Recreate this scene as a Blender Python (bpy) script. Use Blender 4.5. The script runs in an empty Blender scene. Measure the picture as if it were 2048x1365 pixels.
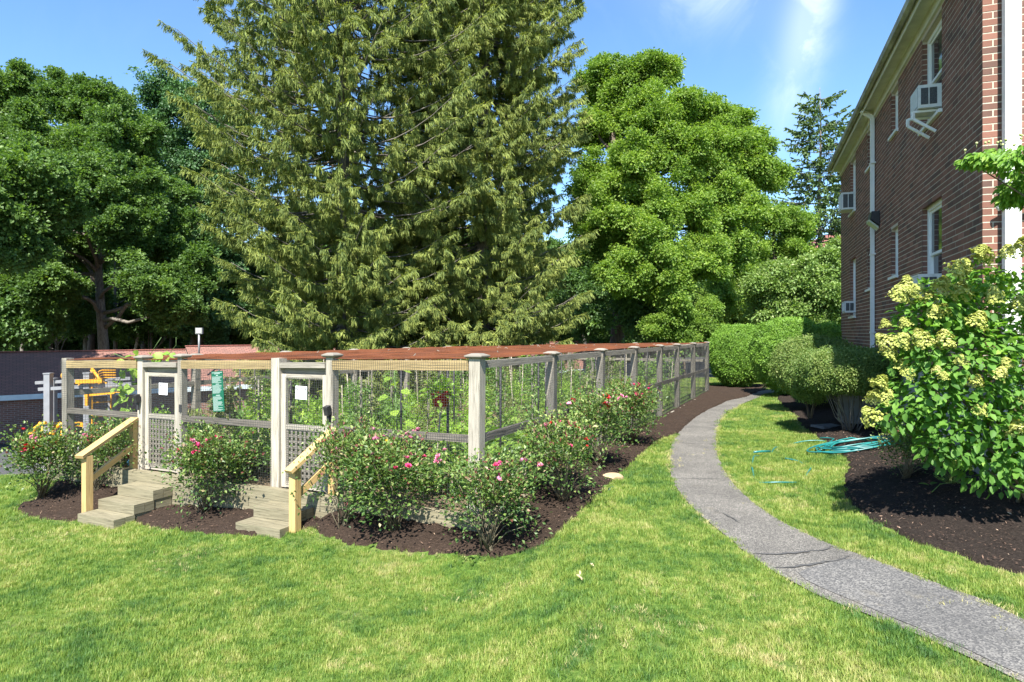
import bpy, math, random
import numpy as np
from mathutils import Vector, Matrix, Euler
from mathutils.geometry import delaunay_2d_cdt

random.seed(7)
rng = np.random.default_rng(11)
S = bpy.context.scene
COL = S.collection
R = math.radians

# ------------------------------------------------------------------ camera, sky, sun
CAMZ = 2.2
FPX = 1320.0            # focal length in pixels of the 2048 px wide photograph
cam_d = bpy.data.cameras.new('camera')
cam_d.sensor_width = 36.0
cam_d.lens = 36.0 * FPX / 2048.0
cam_d.shift_y = -17.5 / 2048.0
cam_d.clip_start = 0.05
cam_d.clip_end = 3000
cam = bpy.data.objects.new('camera', cam_d)
cam.location = (0, 0, CAMZ)
cam.rotation_euler = (R(90), 0, 0)
COL.objects.link(cam)
S.camera = cam

SUN_EL = 52.0
SUN_AZ = (-0.16, -0.987)      # horizontal direction towards the sun
W = bpy.data.worlds.new('World')
S.world = W
W.use_nodes = True
nt = W.node_tree
nt.nodes.clear()
w_out = nt.nodes.new('ShaderNodeOutputWorld')
w_bg = nt.nodes.new('ShaderNodeBackground')
sky = nt.nodes.new('ShaderNodeTexSky')
sky.sky_type = 'NISHITA'
sky.sun_disc = False
sky.sun_elevation = R(SUN_EL)
sky.sun_rotation = math.atan2(SUN_AZ[0], SUN_AZ[1])
sky.air_density = 1.0
sky.dust_density = 0.2
sky.ozone_density = 4.0
w_bg.inputs['Strength'].default_value = 0.105
# thin high cirrus, placed by direction
tc = nt.nodes.new('ShaderNodeTexCoord')
mp = nt.nodes.new('ShaderNodeMapping')
mp.inputs['Rotation'].default_value = (0, R(-14), R(24))
mp.inputs['Scale'].default_value = (4.5, 3.0, 2.4)
nz = nt.nodes.new('ShaderNodeTexNoise')
nz.inputs['Scale'].default_value = 1.5
nz.inputs['Detail'].default_value = 9
nz.inputs['Roughness'].default_value = 0.62
nz.inputs['Distortion'].default_value = 1.2
cr = nt.nodes.new('ShaderNodeValToRGB')
cr.color_ramp.elements[0].position = 0.47
cr.color_ramp.elements[0].color = (0, 0, 0, 1)
cr.color_ramp.elements[1].position = 0.78
cr.color_ramp.elements[1].color = (1, 1, 1, 1)
nt.links.new(tc.outputs['Generated'], mp.inputs['Vector'])
nt.links.new(mp.outputs['Vector'], nz.inputs['Vector'])
nt.links.new(nz.outputs['Fac'], cr.inputs['Fac'])
def wisp(center, axis, la, lb):
    """soft elongated patch of cirrus around a sky direction"""
    c = Vector(center).normalized()
    a = Vector(axis); a = (a - c * a.dot(c)).normalized()
    b = c.cross(a)
    outs = []
    for v, l in ((a, la), (b, lb)):
        d = nt.nodes.new('ShaderNodeVectorMath'); d.operation = 'DOT_PRODUCT'
        nt.links.new(tc.outputs['Generated'], d.inputs[0]); d.inputs[1].default_value = v
        q = nt.nodes.new('ShaderNodeMath'); q.operation = 'DIVIDE'
        nt.links.new(d.outputs['Value'], q.inputs[0]); q.inputs[1].default_value = l
        p = nt.nodes.new('ShaderNodeMath'); p.operation = 'MULTIPLY'
        nt.links.new(q.outputs[0], p.inputs[0]); nt.links.new(q.outputs[0], p.inputs[1])
        outs.append(p)
    s = nt.nodes.new('ShaderNodeMath'); s.operation = 'ADD'
    nt.links.new(outs[0].outputs[0], s.inputs[0]); nt.links.new(outs[1].outputs[0], s.inputs[1])
    e = nt.nodes.new('ShaderNodeMath'); e.operation = 'MULTIPLY'
    nt.links.new(s.outputs[0], e.inputs[0]); e.inputs[1].default_value = -1
    x = nt.nodes.new('ShaderNodeMath'); x.operation = 'EXPONENT'
    nt.links.new(e.outputs[0], x.inputs[0])
    return x.outputs[0]
def skydir(px, py):
    return Vector(((px - 1024) / FPX, 1.0, (665 - py) / FPX))
w1 = wisp(skydir(1615, 40), skydir(1640, -60) - skydir(1585, 170), 0.10, 0.028)
w2 = wisp(skydir(1400, -30), skydir(1500, 0) - skydir(1300, -60), 0.10, 0.05)
w2m = nt.nodes.new('ShaderNodeMath'); w2m.operation = 'MULTIPLY'; w2m.inputs[1].default_value = 0.35
nt.links.new(w2, w2m.inputs[0])
wa = nt.nodes.new('ShaderNodeMath'); wa.operation = 'ADD'
nt.links.new(w1, wa.inputs[0]); nt.links.new(w2m.outputs[0], wa.inputs[1])
# everywhere else a very faint veil of the same cloud
wc = nt.nodes.new('ShaderNodeMath'); wc.operation = 'ADD'; wc.use_clamp = True
nt.links.new(wa.outputs[0], wc.inputs[0]); wc.inputs[1].default_value = 0.02
ns = nt.nodes.new('ShaderNodeMath'); ns.operation = 'MULTIPLY_ADD'
nt.links.new(cr.outputs['Color'], ns.inputs[0]); ns.inputs[1].default_value = 1.0; ns.inputs[2].default_value = 0.30
wm = nt.nodes.new('ShaderNodeMath'); wm.operation = 'MULTIPLY'; wm.use_clamp = True
nt.links.new(ns.outputs[0], wm.inputs[0]); nt.links.new(wc.outputs[0], wm.inputs[1])
mx = nt.nodes.new('ShaderNodeMix'); mx.data_type = 'RGBA'
nt.links.new(wm.outputs[0], mx.inputs['Factor'])
shs = nt.nodes.new('ShaderNodeHueSaturation'); shs.inputs['Saturation'].default_value = 1.12; shs.inputs['Value'].default_value = 0.9
nt.links.new(sky.outputs['Color'], shs.inputs['Color'])
nt.links.new(shs.outputs['Color'], mx.inputs[6])
mx.inputs[7].default_value = (5.2, 5.6, 6.0, 1)
nt.links.new(mx.outputs[2], w_bg.inputs['Color'])
nt.links.new(w_bg.outputs['Background'], w_out.inputs['Surface'])

sun_d = bpy.data.lights.new('sun', 'SUN')
sun_d.energy = 4.6
sun_d.angle = R(0.53)
sun_d.color = (1.0, 0.955, 0.88)
sun = bpy.data.objects.new('sun', sun_d)
_c = math.cos(R(SUN_EL))
sdir = Vector((SUN_AZ[0] * _c, SUN_AZ[1] * _c, math.sin(R(SUN_EL)))).normalized()
sun.rotation_euler = sdir.to_track_quat('Z', 'Y').to_euler()
sun.location = (-3, -20, 30)
COL.objects.link(sun)

S.view_settings.view_transform = 'Standard'
S.view_settings.look = 'None'
S.view_settings.gamma = 1.0
S.view_settings.use_curve_mapping = False
S.view_settings.exposure = 1.6
S.cycles.max_bounces = 6
S.cycles.diffuse_bounces = 3
S.cycles.transmission_bounces = 4
S.cycles.transparent_max_bounces = 8

# ------------------------------------------------------------------ materials
def _n(t, kind, **kw):
    n = t.nodes.new(kind)
    for k, v in kw.items():
        if hasattr(n, k): setattr(n, k, v)
        else: n.inputs[k].default_value = v
    return n
def new_mat(name):
    m = bpy.data.materials.new(name); m.use_nodes = True
    t = m.node_tree; t.nodes.clear()
    o = t.nodes.new('ShaderNodeOutputMaterial')
    b = t.nodes.new('ShaderNodeBsdfPrincipled')
    t.links.new(b.outputs[0], o.inputs[0])
    return m, t, b, o
def ramp(t, fac, cols):
    r = t.nodes.new('ShaderNodeValToRGB')
    e = r.color_ramp.elements
    for i, (p, c) in enumerate(cols):
        if i < 2: x = e[i]; x.position = p
        else: x = e.new(p)
        x.color = (*c, 1)
    t.links.new(fac, r.inputs['Fac'])
    return r.outputs['Color']
def noise(t, scale, detail=4, rough=0.55, coord='Object', stretch=None, dist=0):
    if coord == 'World':
        c = t.nodes.new('ShaderNodeNewGeometry').outputs['Position']
    else:
        c = t.nodes.new('ShaderNodeTexCoord').outputs[coord]
    if stretch:
        m = t.nodes.new('ShaderNodeMapping'); m.inputs['Scale'].default_value = stretch
        t.links.new(c, m.inputs['Vector']); c = m.outputs['Vector']
    n = t.nodes.new('ShaderNodeTexNoise')
    n.inputs['Scale'].default_value = scale; n.inputs['Detail'].default_value = detail
    n.inputs['Roughness'].default_value = rough; n.inputs['Distortion'].default_value = dist
    t.links.new(c, n.inputs['Vector'])
    return n.outputs['Fac']
def mixc(t, f, a, b, mode='MIX'):
    m = t.nodes.new('ShaderNodeMix'); m.data_type = 'RGBA'; m.blend_type = mode
    for s, v in ((m.inputs['Factor'], f), (m.inputs[6], a), (m.inputs[7], b)):
        if isinstance(v, (int, float)): s.default_value = v
        elif isinstance(v, tuple): s.default_value = (*v, 1)
        else: t.links.new(v, s)
    return m.outputs[2]
def math_(t, op, a, b=0.0, clamp=False):
    m = t.nodes.new('ShaderNodeMath'); m.operation = op; m.use_clamp = clamp
    for s, v in ((m.inputs[0], a), (m.inputs[1], b)):
        if isinstance(v, (int, float)): s.default_value = v
        else: t.links.new(v, s)
    return m.outputs[0]
def bump(t, b, h, strength=0.4, dist=0.01):
    n = t.nodes.new('ShaderNodeBump'); n.inputs['Strength'].default_value = strength
    n.inputs['Distance'].default_value = dist
    t.links.new(h, n.inputs['Height']); t.links.new(n.outputs[0], b.inputs['Normal'])
def orand(t):
    return t.nodes.new('ShaderNodeObjectInfo').outputs['Random']

def plain(name, c1, c2=None, scale=8, rough=0.6, metal=0, stretch=None, bstr=0.0, bscale=60, spec=0.4, coord='Object', rnd=0.0, lo=0.35, hi=0.65):
    m, t, b, o = new_mat(name)
    c2 = c2 or tuple(x * 0.8 for x in c1)
    f = noise(t, scale, 6, 0.6, coord, stretch)
    col = ramp(t, f, [(lo, c1), (hi, c2)])
    if rnd:
        hs = t.nodes.new('ShaderNodeHueSaturation')
        r = orand(t)
        mr = t.nodes.new('ShaderNodeMapRange'); t.links.new(r, mr.inputs[0])
        mr.inputs[3].default_value = 1 - rnd; mr.inputs[4].default_value = 1 + rnd
        t.links.new(mr.outputs[0], hs.inputs['Value']); t.links.new(col, hs.inputs['Color'])
        col = hs.outputs['Color']
    t.links.new(col, b.inputs['Base Color'])
    b.inputs['Roughness'].default_value = rough
    b.inputs['Metallic'].default_value = metal
    b.inputs['Specular IOR Level'].default_value = spec
    if bstr: bump(t, b, noise(t, bscale, 5, 0.6, coord, stretch), bstr, 0.01)
    return m

def wood(name, c1, c2, dark, grain=(1, 30, 30), rnd=0.12, bstr=0.5):
    """weathered boards: grain along local X of each board's own UV-less object space"""
    m, t, b, o = new_mat(name)
    uv = t.nodes.new('ShaderNodeUVMap').outputs['UV']
    mp_ = t.nodes.new('ShaderNodeMapping'); mp_.inputs['Scale'].default_value = (1.2, 26, 1)
    t.links.new(uv, mp_.inputs['Vector'])
    n = t.nodes.new('ShaderNodeTexNoise'); n.inputs['Scale'].default_value = 2.2
    n.inputs['Detail'].default_value = 7; n.inputs['Roughness'].default_value = 0.65; n.inputs['Distortion'].default_value = 0.6
    t.links.new(mp_.outputs[0], n.inputs['Vector'])
    col = ramp(t, n.outputs['Fac'], [(0.30, dark), (0.46, c2), (0.66, c1)])
    big = noise(t, 1.7, 4, 0.6, 'World')
    col = mixc(t, math_(t, 'MULTIPLY', big, 0.35), col, c2)
    hs = t.nodes.new('ShaderNodeHueSaturation')
    mr = t.nodes.new('ShaderNodeMapRange'); t.links.new(orand(t), mr.inputs[0])
    mr.inputs[3].default_value = 1 - rnd; mr.inputs[4].default_value = 1 + rnd
    t.links.new(mr.outputs[0], hs.inputs['Value']); t.links.new(col, hs.inputs['Color'])
    t.links.new(hs.outputs[0], b.inputs['Base Color'])
    b.inputs['Roughness'].default_value = 0.85
    b.inputs['Specular IOR Level'].default_value = 0.2
    bump(t, b, n.outputs['Fac'], bstr, 0.006)
    return m

def leafmat(name, cols, trans=0.35, tcol=None, nscale=0.35, rough=0.5, spec=0.35, wv=0.5, wr=0.25, wn=0.45):
    """foliage: per-leaf attribute 'v', per-spray random and a slow world noise pick from the ramp"""
    m, t, b, o = new_mat(name)
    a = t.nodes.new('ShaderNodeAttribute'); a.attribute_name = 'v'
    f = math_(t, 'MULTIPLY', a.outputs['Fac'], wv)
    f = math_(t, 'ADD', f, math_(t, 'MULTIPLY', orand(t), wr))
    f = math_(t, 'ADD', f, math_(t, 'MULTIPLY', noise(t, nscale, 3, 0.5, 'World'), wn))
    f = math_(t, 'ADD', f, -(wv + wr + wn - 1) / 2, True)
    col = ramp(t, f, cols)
    t.links.new(col, b.inputs['Base Color'])
    b.inputs['Roughness'].default_value = rough
    b.inputs['Specular IOR Level'].default_value = spec
    tr = t.nodes.new('ShaderNodeBsdfTranslucent')
    tc_ = tcol or (1.25, 1.35, 0.5)
    t.links.new(mixc(t, 1.0, col, tc_, 'MULTIPLY'), tr.inputs['Color'])
    ms = t.nodes.new('ShaderNodeMixShader'); ms.inputs[0].default_value = trans
    t.links.new(b.outputs[0], ms.inputs[1]); t.links.new(tr.outputs[0], ms.inputs[2])
    t.links.new(ms.outputs[0], o.inputs[0])
    return m

def brickmat(name, cols, rnd=True):
    m, t, b, o = new_mat(name)
    a = t.nodes.new('ShaderNodeAttribute'); a.attribute_name = 'v'
    f = math_(t, 'ADD', math_(t, 'MULTIPLY', a.outputs['Fac'], 1.0), math_(t, 'MULTIPLY', noise(t, 14, 5, 0.6, 'World'), 0.3))
    f = math_(t, 'ADD', f, -0.15, True)
    col = ramp(t, f, cols)
    st = noise(t, 2.5, 5, 0.6, 'World')
    col = mixc(t, math_(t, 'MULTIPLY', st, 0.22), col, (0.16, 0.13, 0.11))
    t.links.new(col, b.inputs['Base Color'])
    b.inputs['Roughness'].default_value = 0.88
    b.inputs['Specular IOR Level'].default_value = 0.2
    bump(t, b, noise(t, 90, 4, 0.6, 'World'), 0.5, 0.004)
    return m

MT = {}
MT['mortar'] = plain('mortar', (0.50, 0.44, 0.35), (0.42, 0.37, 0.30), 30, 0.95, bstr=0.4, coord='Object')
MT['brick'] = brickmat('brick', [(0.0, (0.105, 0.060, 0.048)), (0.3, (0.165, 0.080, 0.058)), (0.7, (0.215, 0.096, 0.068)), (1.0, (0.27, 0.130, 0.095))])
MT['foundation'] = plain('foundation', (0.30, 0.31, 0.30), (0.22, 0.23, 0.22), 4, 0.9, bstr=0.4, bscale=50)
MT['white'] = plain('white_paint', (0.74, 0.75, 0.73), (0.66, 0.67, 0.64), 5, 0.45)
MT['gutter'] = plain('gutter_paint', (0.40, 0.40, 0.33), (0.17, 0.17, 0.14), 2.2, 0.6, stretch=(1, 1, 3))
MT['soffit'] = plain('soffit_paint', (0.62, 0.62, 0.52), (0.50, 0.50, 0.42), 3, 0.6)
MT['acwhite'] = plain('appliance_white', (0.66, 0.67, 0.64), (0.56, 0.57, 0.54), 12, 0.4)
MT['acdark'] = plain('appliance_grille', (0.10, 0.11, 0.11), (0.05, 0.055, 0.06), 60, 0.5, metal=0.3)
MT['dark'] = plain('dark_metal', (0.035, 0.035, 0.038), (0.02, 0.02, 0.022), 20, 0.5)
MT['grey_metal'] = plain('grey_metal', (0.30, 0.31, 0.32), (0.24, 0.25, 0.26), 6, 0.45, metal=0.3)
MT['greyp'] = plain('grey_post_paint', (0.24, 0.245, 0.25), (0.20, 0.205, 0.21), 4, 0.5)
MT['yellow'] = plain('yellow_paint', (0.75, 0.36, 0.02), (0.68, 0.31, 0.02), 5, 0.4)
MT['weathered'] = wood('weathered_wood', (0.33, 0.30, 0.25), (0.22, 0.20, 0.165), (0.07, 0.062, 0.05))
MT['darkwood'] = wood('dark_weathered_wood', (0.24, 0.215, 0.18), (0.14, 0.125, 0.105), (0.035, 0.03, 0.026))
MT['palewood'] = wood('bleached_wood', (0.46, 0.42, 0.345), (0.33, 0.30, 0.245), (0.12, 0.105, 0.08))
MT['newwood'] = wood('new_pine', (0.52, 0.37, 0.17), (0.44, 0.30, 0.125), (0.28, 0.18, 0.075), bstr=0.2)
MT['agedpine'] = wood('aged_pine', (0.42, 0.32, 0.16), (0.33, 0.245, 0.12), (0.16, 0.11, 0.055))
MT['timber'] = wood('mossy_timber', (0.29, 0.26, 0.175), (0.19, 0.17, 0.11), (0.045, 0.042, 0.03))
MT['wire'] = plain('fence_wire', (0.07, 0.07, 0.065), (0.04, 0.04, 0.038), 20, 0.6, metal=0.2)
MT['net'] = plain('rusty_netting', (0.19, 0.058, 0.02), (0.10, 0.034, 0.016), 1.5, 0.8)
MT['bark'] = plain('bark', (0.15, 0.115, 0.085), (0.06, 0.046, 0.036), 7, 0.95, stretch=(3, 3, 0.6), bstr=1.0, bscale=9)
MT['barkgrey'] = plain('grey_bark', (0.24, 0.215, 0.18), (0.10, 0.088, 0.075), 6, 0.95, stretch=(3, 3, 0.6), bstr=1.0, bscale=9)
MT['birch'] = plain('pale_bark', (0.48, 0.43, 0.33), (0.22, 0.19, 0.14), 6, 0.9, stretch=(2, 2, 3))
MT['cane'] = plain('cane_bark', (0.20, 0.17, 0.11), (0.10, 0.08, 0.05), 12, 0.8)
MT['stemgreen'] = plain('green_stem', (0.12, 0.20, 0.05), (0.08, 0.14, 0.04), 12, 0.6)
MT['maple'] = leafmat('maple_leaves', [(0, (0.055, 0.115, 0.032)), (0.45, (0.12, 0.205, 0.052)), (0.75, (0.19, 0.295, 0.062)), (1, (0.30, 0.40, 0.08))], 0.40)
MT['maple_low'] = leafmat('understory_leaves', [(0, (0.045, 0.10, 0.035)), (0.5, (0.11, 0.20, 0.058)), (1, (0.22, 0.33, 0.085))], 0.40)
MT['oakblue'] = leafmat('oak_leaves', [(0, (0.039, 0.098, 0.039)), (0.5, (0.078, 0.169, 0.058)), (1, (0.156, 0.286, 0.091))], 0.25)
MT['oak'] = leafmat('light_oak_leaves', [(0, (0.085, 0.17, 0.032)), (0.4, (0.18, 0.29, 0.045)), (0.7, (0.29, 0.40, 0.06)), (1, (0.45, 0.53, 0.11))], 0.45)
MT['dogwood'] = leafmat('pale_tree_leaves', [(0, (0.09, 0.17, 0.045)), (0.45, (0.20, 0.30, 0.08)), (0.8, (0.36, 0.45, 0.16)), (1, (0.52, 0.56, 0.30))], 0.38)
MT['spruce'] = leafmat('spruce_needles', [(0, (0.06, 0.105, 0.03)), (0.35, (0.155, 0.205, 0.055)), (0.7, (0.30, 0.35, 0.085)), (1, (0.48, 0.50, 0.15))], 0.25, rough=0.6, spec=0.2, nscale=0.5, wv=0.7, wr=0.25, wn=0.35)
MT['pine'] = leafmat('pine_needles', [(0, (0.046, 0.091, 0.039)), (0.5, (0.111, 0.182, 0.065)), (1, (0.234, 0.312, 0.117))], 0.15, rough=0.6, spec=0.2)
MT['hedge'] = leafmat('hedge_leaves', [(0, (0.068, 0.156, 0.026)), (0.4, (0.162, 0.299, 0.042)), (0.75, (0.270, 0.429, 0.065)), (1, (0.459, 0.572, 0.117))], 0.35, nscale=1.2)
MT['shrub'] = leafmat('shrub_leaves', [(0, (0.06, 0.12, 0.03)), (0.4, (0.15, 0.235, 0.055)), (0.8, (0.32, 0.38, 0.12)), (1, (0.54, 0.54, 0.27))], 0.38, nscale=1.2)
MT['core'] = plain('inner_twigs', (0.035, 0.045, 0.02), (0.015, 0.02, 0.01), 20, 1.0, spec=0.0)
MT['rose'] = leafmat('rose_leaves', [(0, (0.035, 0.075, 0.022)), (0.35, (0.085, 0.155, 0.036)), (0.62, (0.17, 0.25, 0.055)), (0.80, (0.33, 0.38, 0.13)), (0.90, (0.40, 0.30, 0.18)), (0.95, (0.15, 0.06, 0.04)), (1, (0.15, 0.04, 0.035))], 0.28, nscale=2.5, wv=1.0, wr=0.0, wn=0.25, rough=0.45, spec=0.4)
MT['hydleaf'] = leafmat('hydrangea_leaves', [(0, (0.05, 0.13, 0.028)), (0.5, (0.11, 0.24, 0.040)), (0.85, (0.20, 0.37, 0.06)), (1, (0.36, 0.48, 0.09))], 0.45, nscale=1.5, wv=0.7, wr=0.15, wn=0.3, rough=0.55, spec=0.3)
MT['hydflower'] = leafmat('hydrangea_florets', [(0, (0.30, 0.38, 0.07)), (0.5, (0.50, 0.53, 0.14)), (1, (0.66, 0.62, 0.30))], 0.3, (1.1, 1.1, 0.7), nscale=3)
MT['dogleaf'] = leafmat('dogwood_leaves', [(0, (0.06, 0.15, 0.02)), (0.5, (0.14, 0.28, 0.03)), (1, (0.34, 0.46, 0.06))], 0.4, nscale=3)
MT['fruit'] = plain('green_fruit', (0.42, 0.44, 0.20), (0.30, 0.34, 0.12), 30, 0.6)
MT['veg'] = leafmat('vegetable_leaves', [(0, (0.081, 0.187, 0.028)), (0.5, (0.196, 0.341, 0.044)), (0.85, (0.345, 0.484, 0.077)), (1, (0.529, 0.594, 0.132))], 0.42, nscale=0.9)
MT['vegdark'] = leafmat('tomato_leaves', [(0, (0.063, 0.143, 0.039)), (0.5, (0.154, 0.273, 0.065)), (1, (0.336, 0.442, 0.130))], 0.4, nscale=0.9)
MT['vegdry'] = leafmat('dry_leaves', [(0, (0.07, 0.13, 0.03)), (0.5, (0.18, 0.22, 0.07)), (1, (0.38, 0.36, 0.17))], 0.35, nscale=0.9)
MT['pink'] = plain('pink_petals', (0.78, 0.09, 0.24), (0.66, 0.05, 0.17), 20, 0.6)
MT['palepink'] = plain('pale_pink_petals', (0.78, 0.32, 0.44), (0.70, 0.22, 0.34), 20, 0.6)
MT['redp'] = plain('red_petals', (0.60, 0.03, 0.035), (0.46, 0.02, 0.025), 20, 0.6)
MT['yellowp'] = plain('yellow_petals', (0.80, 0.55, 0.03), (0.72, 0.42, 0.03), 20, 0.6)
MT['redpot'] = plain('red_plastic', (0.42, 0.02, 0.02), (0.34, 0.015, 0.015), 5, 0.4)
MT['terracotta'] = plain('terracotta', (0.42, 0.12, 0.05), (0.34, 0.09, 0.04), 10, 0.8)
MT['hose'] = plain('hose_rubber', (0.012, 0.13, 0.13), (0.018, 0.19, 0.18), 3, 0.35, spec=0.6)
MT['slate'] = plain('slab', (0.17, 0.17, 0.18), (0.11, 0.11, 0.12), 8, 0.85)
MT['concrete'] = plain('concrete', (0.34, 0.34, 0.33), (0.27, 0.27, 0.26), 5, 0.9)
MT['signgreen'] = plain('green_sign', (0.008, 0.105, 0.062), (0.007, 0.09, 0.052), 6, 0.4)
MT['signwhite'] = plain('white_sign', (0.80, 0.80, 0.80), (0.78, 0.78, 0.78), 6, 0.5)
MT['ink'] = plain('dark_print', (0.04, 0.04, 0.05), (0.03, 0.03, 0.04), 30, 0.6)
MT['print'] = plain('pale_print', (0.36, 0.46, 0.42), (0.32, 0.41, 0.38), 30, 0.6)
MT['stone'] = plain('field_stone', (0.46, 0.34, 0.20), (0.32, 0.23, 0.14), 12, 0.9, bstr=0.5)
MT['blueglove'] = plain('blue_cloth', (0.08, 0.22, 0.34), (0.05, 0.15, 0.26), 10, 0.8)
MT['bluetrim'] = plain('pale_blue_trim', (0.62, 0.72, 0.74), (0.54, 0.63, 0.66), 3, 0.6)
MT['husk'] = plain('dry_litter', (0.50, 0.40, 0.24), (0.38, 0.28, 0.16), 30, 0.9)
def glassmat():
    m, t, b, o = new_mat('window_glass')
    b.inputs['Base Color'].default_value = (0.03, 0.035, 0.04, 1)
    b.inputs['Roughness'].default_value = 0.06
    b.inputs['Specular IOR Level'].default_value = 0.7
    return m
MT['glass'] = glassmat()
m, t, b, o = new_mat('lamp_lens'); MT['lens'] = m
b.inputs['Base Color'].default_value = (0.45, 0.48, 0.38, 1); b.inputs['Roughness'].default_value = 0.15

def roofmat(name, c1, c2, c3):
    m, t, b, o = new_mat(name)
    uv = t.nodes.new('ShaderNodeUVMap').outputs['UV']
    br = t.nodes.new('ShaderNodeTexBrick')
    br.inputs['Scale'].default_value = 1.0
    br.inputs['Brick Width'].default_value = 0.30; br.inputs['Row Height'].default_value = 0.14
    br.inputs['Mortar Size'].default_value = 0.012
    br.inputs['Color1'].default_value = (*c1, 1); br.inputs['Color2'].default_value = (*c2, 1); br.inputs['Mortar'].default_value = (*c3, 1)
    t.links.new(uv, br.inputs['Vector'])
    f = noise(t, 0.9, 5, 0.6, 'World')
    col = mixc(t, math_(t, 'MULTIPLY', f, 0.5), br.outputs['Color'], c2)
    t.links.new(col, b.inputs['Base Color'])
    b.inputs['Roughness'].default_value = 0.9
    inv = math_(t, 'SUBTRACT', 1.0, br.outputs['Fac'])
    bump(t, b, inv, 0.8, 0.02)
    return m
MT['shingle'] = roofmat('asphalt_shingles', (0.30, 0.14, 0.105), (0.21, 0.11, 0.085), (0.06, 0.035, 0.03))
MT['shinglered'] = roofmat('red_shingles', (0.34, 0.13, 0.10), (0.26, 0.10, 0.08), (0.12, 0.05, 0.04))
def farbrick():
    m, t, b, o = new_mat('garage_brick')
    uv = t.nodes.new('ShaderNodeUVMap').outputs['UV']
    br = t.nodes.new('ShaderNodeTexBrick')
    br.inputs['Scale'].default_value = 1.0
    br.inputs['Brick Width'].default_value = 0.29; br.inputs['Row Height'].default_value = 0.098
    br.inputs['Mortar Size'].default_value = 0.010
    br.inputs['Color1'].default_value = (0.17, 0.085, 0.062, 1); br.inputs['Color2'].default_value = (0.26, 0.12, 0.085, 1)
    br.inputs['Mortar'].default_value = (0.33, 0.30, 0.26, 1)
    t.links.new(uv, br.inputs['Vector'])
    t.links.new(br.outputs['Color'], b.inputs['Base Color'])
    b.inputs['Roughness'].default_value = 0.9
    bump(t, b, math_(t, 'SUBTRACT', 1.0, br.outputs['Fac']), 0.7, 0.01)
    return m
MT['farbrick'] = farbrick()

def groundmat():
    m, t, b, o = new_mat('turf_soil')
    f = noise(t, 1.1, 5, 0.6, 'World'); g = noise(t, 30, 4, 0.7, 'World')
    c = ramp(t, g, [(0.35, (0.035, 0.075, 0.012)), (0.55, (0.085, 0.15, 0.025)), (0.75, (0.20, 0.22, 0.07))])
    c = mixc(t, ramp(t, f, [(0.5, (0, 0, 0)), (0.75, (0.6, 0.6, 0.6))]), c, (0.22, 0.19, 0.09))
    t.links.new(c, b.inputs['Base Color']); b.inputs['Roughness'].default_value = 0.95
    b.inputs['Specular IOR Level'].default_value = 0.1
    bump(t, b, g, 0.8, 0.03)
    return m
MT['ground'] = groundmat()
def grassmat():
    m, t, b, o = new_mat('grass_blades')
    a = t.nodes.new('ShaderNodeAttribute'); a.attribute_name = 'v'
    big = noise(t, 0.75, 4, 0.6, 'World', dist=0.3); mid = noise(t, 3.2, 4, 0.62, 'World', dist=0.4)
    f = math_(t, 'MULTIPLY', a.outputs['Fac'], 0.30)
    f = math_(t, 'ADD', f, math_(t, 'MULTIPLY', orand(t), 0.22))
    f = math_(t, 'ADD', f, math_(t, 'MULTIPLY', math_(t, 'SUBTRACT', big, 0.5), 1.5))
    f = math_(t, 'ADD', f, math_(t, 'MULTIPLY', math_(t, 'SUBTRACT', mid, 0.5), 1.3))
    fine = noise(t, 11.0, 3, 0.6, 'World', dist=0.5)
    f = math_(t, 'ADD', f, math_(t, 'MULTIPLY', math_(t, 'SUBTRACT', fine, 0.5), 0.9))
    f = math_(t, 'ADD', f, 0.25, True)
    c = ramp(t, f, [(0.0, (0.048, 0.125, 0.032)), (0.3, (0.105, 0.20, 0.038)), (0.55, (0.195, 0.285, 0.048)), (0.78, (0.33, 0.37, 0.10)), (1.0, (0.46, 0.41, 0.19))])
    t.links.new(c, b.inputs['Base Color']); b.inputs['Roughness'].default_value = 0.5
    b.inputs['Specular IOR Level'].default_value = 0.3
    tr = t.nodes.new('ShaderNodeBsdfTranslucent'); t.links.new(mixc(t, 1.0, c, (1.25, 1.3, 0.5), 'MULTIPLY'), tr.inputs['Color'])
    ms = t.nodes.new('ShaderNodeMixShader'); ms.inputs[0].default_value = 0.35
    t.links.new(b.outputs[0], ms.inputs[1]); t.links.new(tr.outputs[0], ms.inputs[2]); t.links.new(ms.outputs[0], o.inputs[0])
    return m
MT['grass'] = grassmat()
def mulchmat(name, a_, b_, c_):
    m, t, b, o = new_mat(name)
    g = noise(t, 38, 6, 0.75, 'World', stretch=(1, 1.6, 1), dist=0.8); f = noise(t, 1.4, 4, 0.6, 'World')
    c = ramp(t, g, [(0.34, a_), (0.52, b_), (0.70, c_)])
    c = mixc(t, math_(t, 'MULTIPLY', f, 0.4), c, a_)
    t.links.new(c, b.inputs['Base Color']); b.inputs['Roughness'].default_value = 0.95
    b.inputs['Specular IOR Level'].default_value = 0.15
    bump(t, b, g, 1.0, 0.03)
    return m
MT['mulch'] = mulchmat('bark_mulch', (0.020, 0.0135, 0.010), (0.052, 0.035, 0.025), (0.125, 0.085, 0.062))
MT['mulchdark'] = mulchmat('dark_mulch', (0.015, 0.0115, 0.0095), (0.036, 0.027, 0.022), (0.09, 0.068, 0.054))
MT['soil'] = mulchmat('garden_soil', (0.16, 0.11, 0.07), (0.27, 0.20, 0.13), (0.40, 0.32, 0.22))
MT['woodfloor'] = mulchmat('forest_floor', (0.025, 0.022, 0.012), (0.05, 0.05, 0.022), (0.09, 0.10, 0.04))
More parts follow.
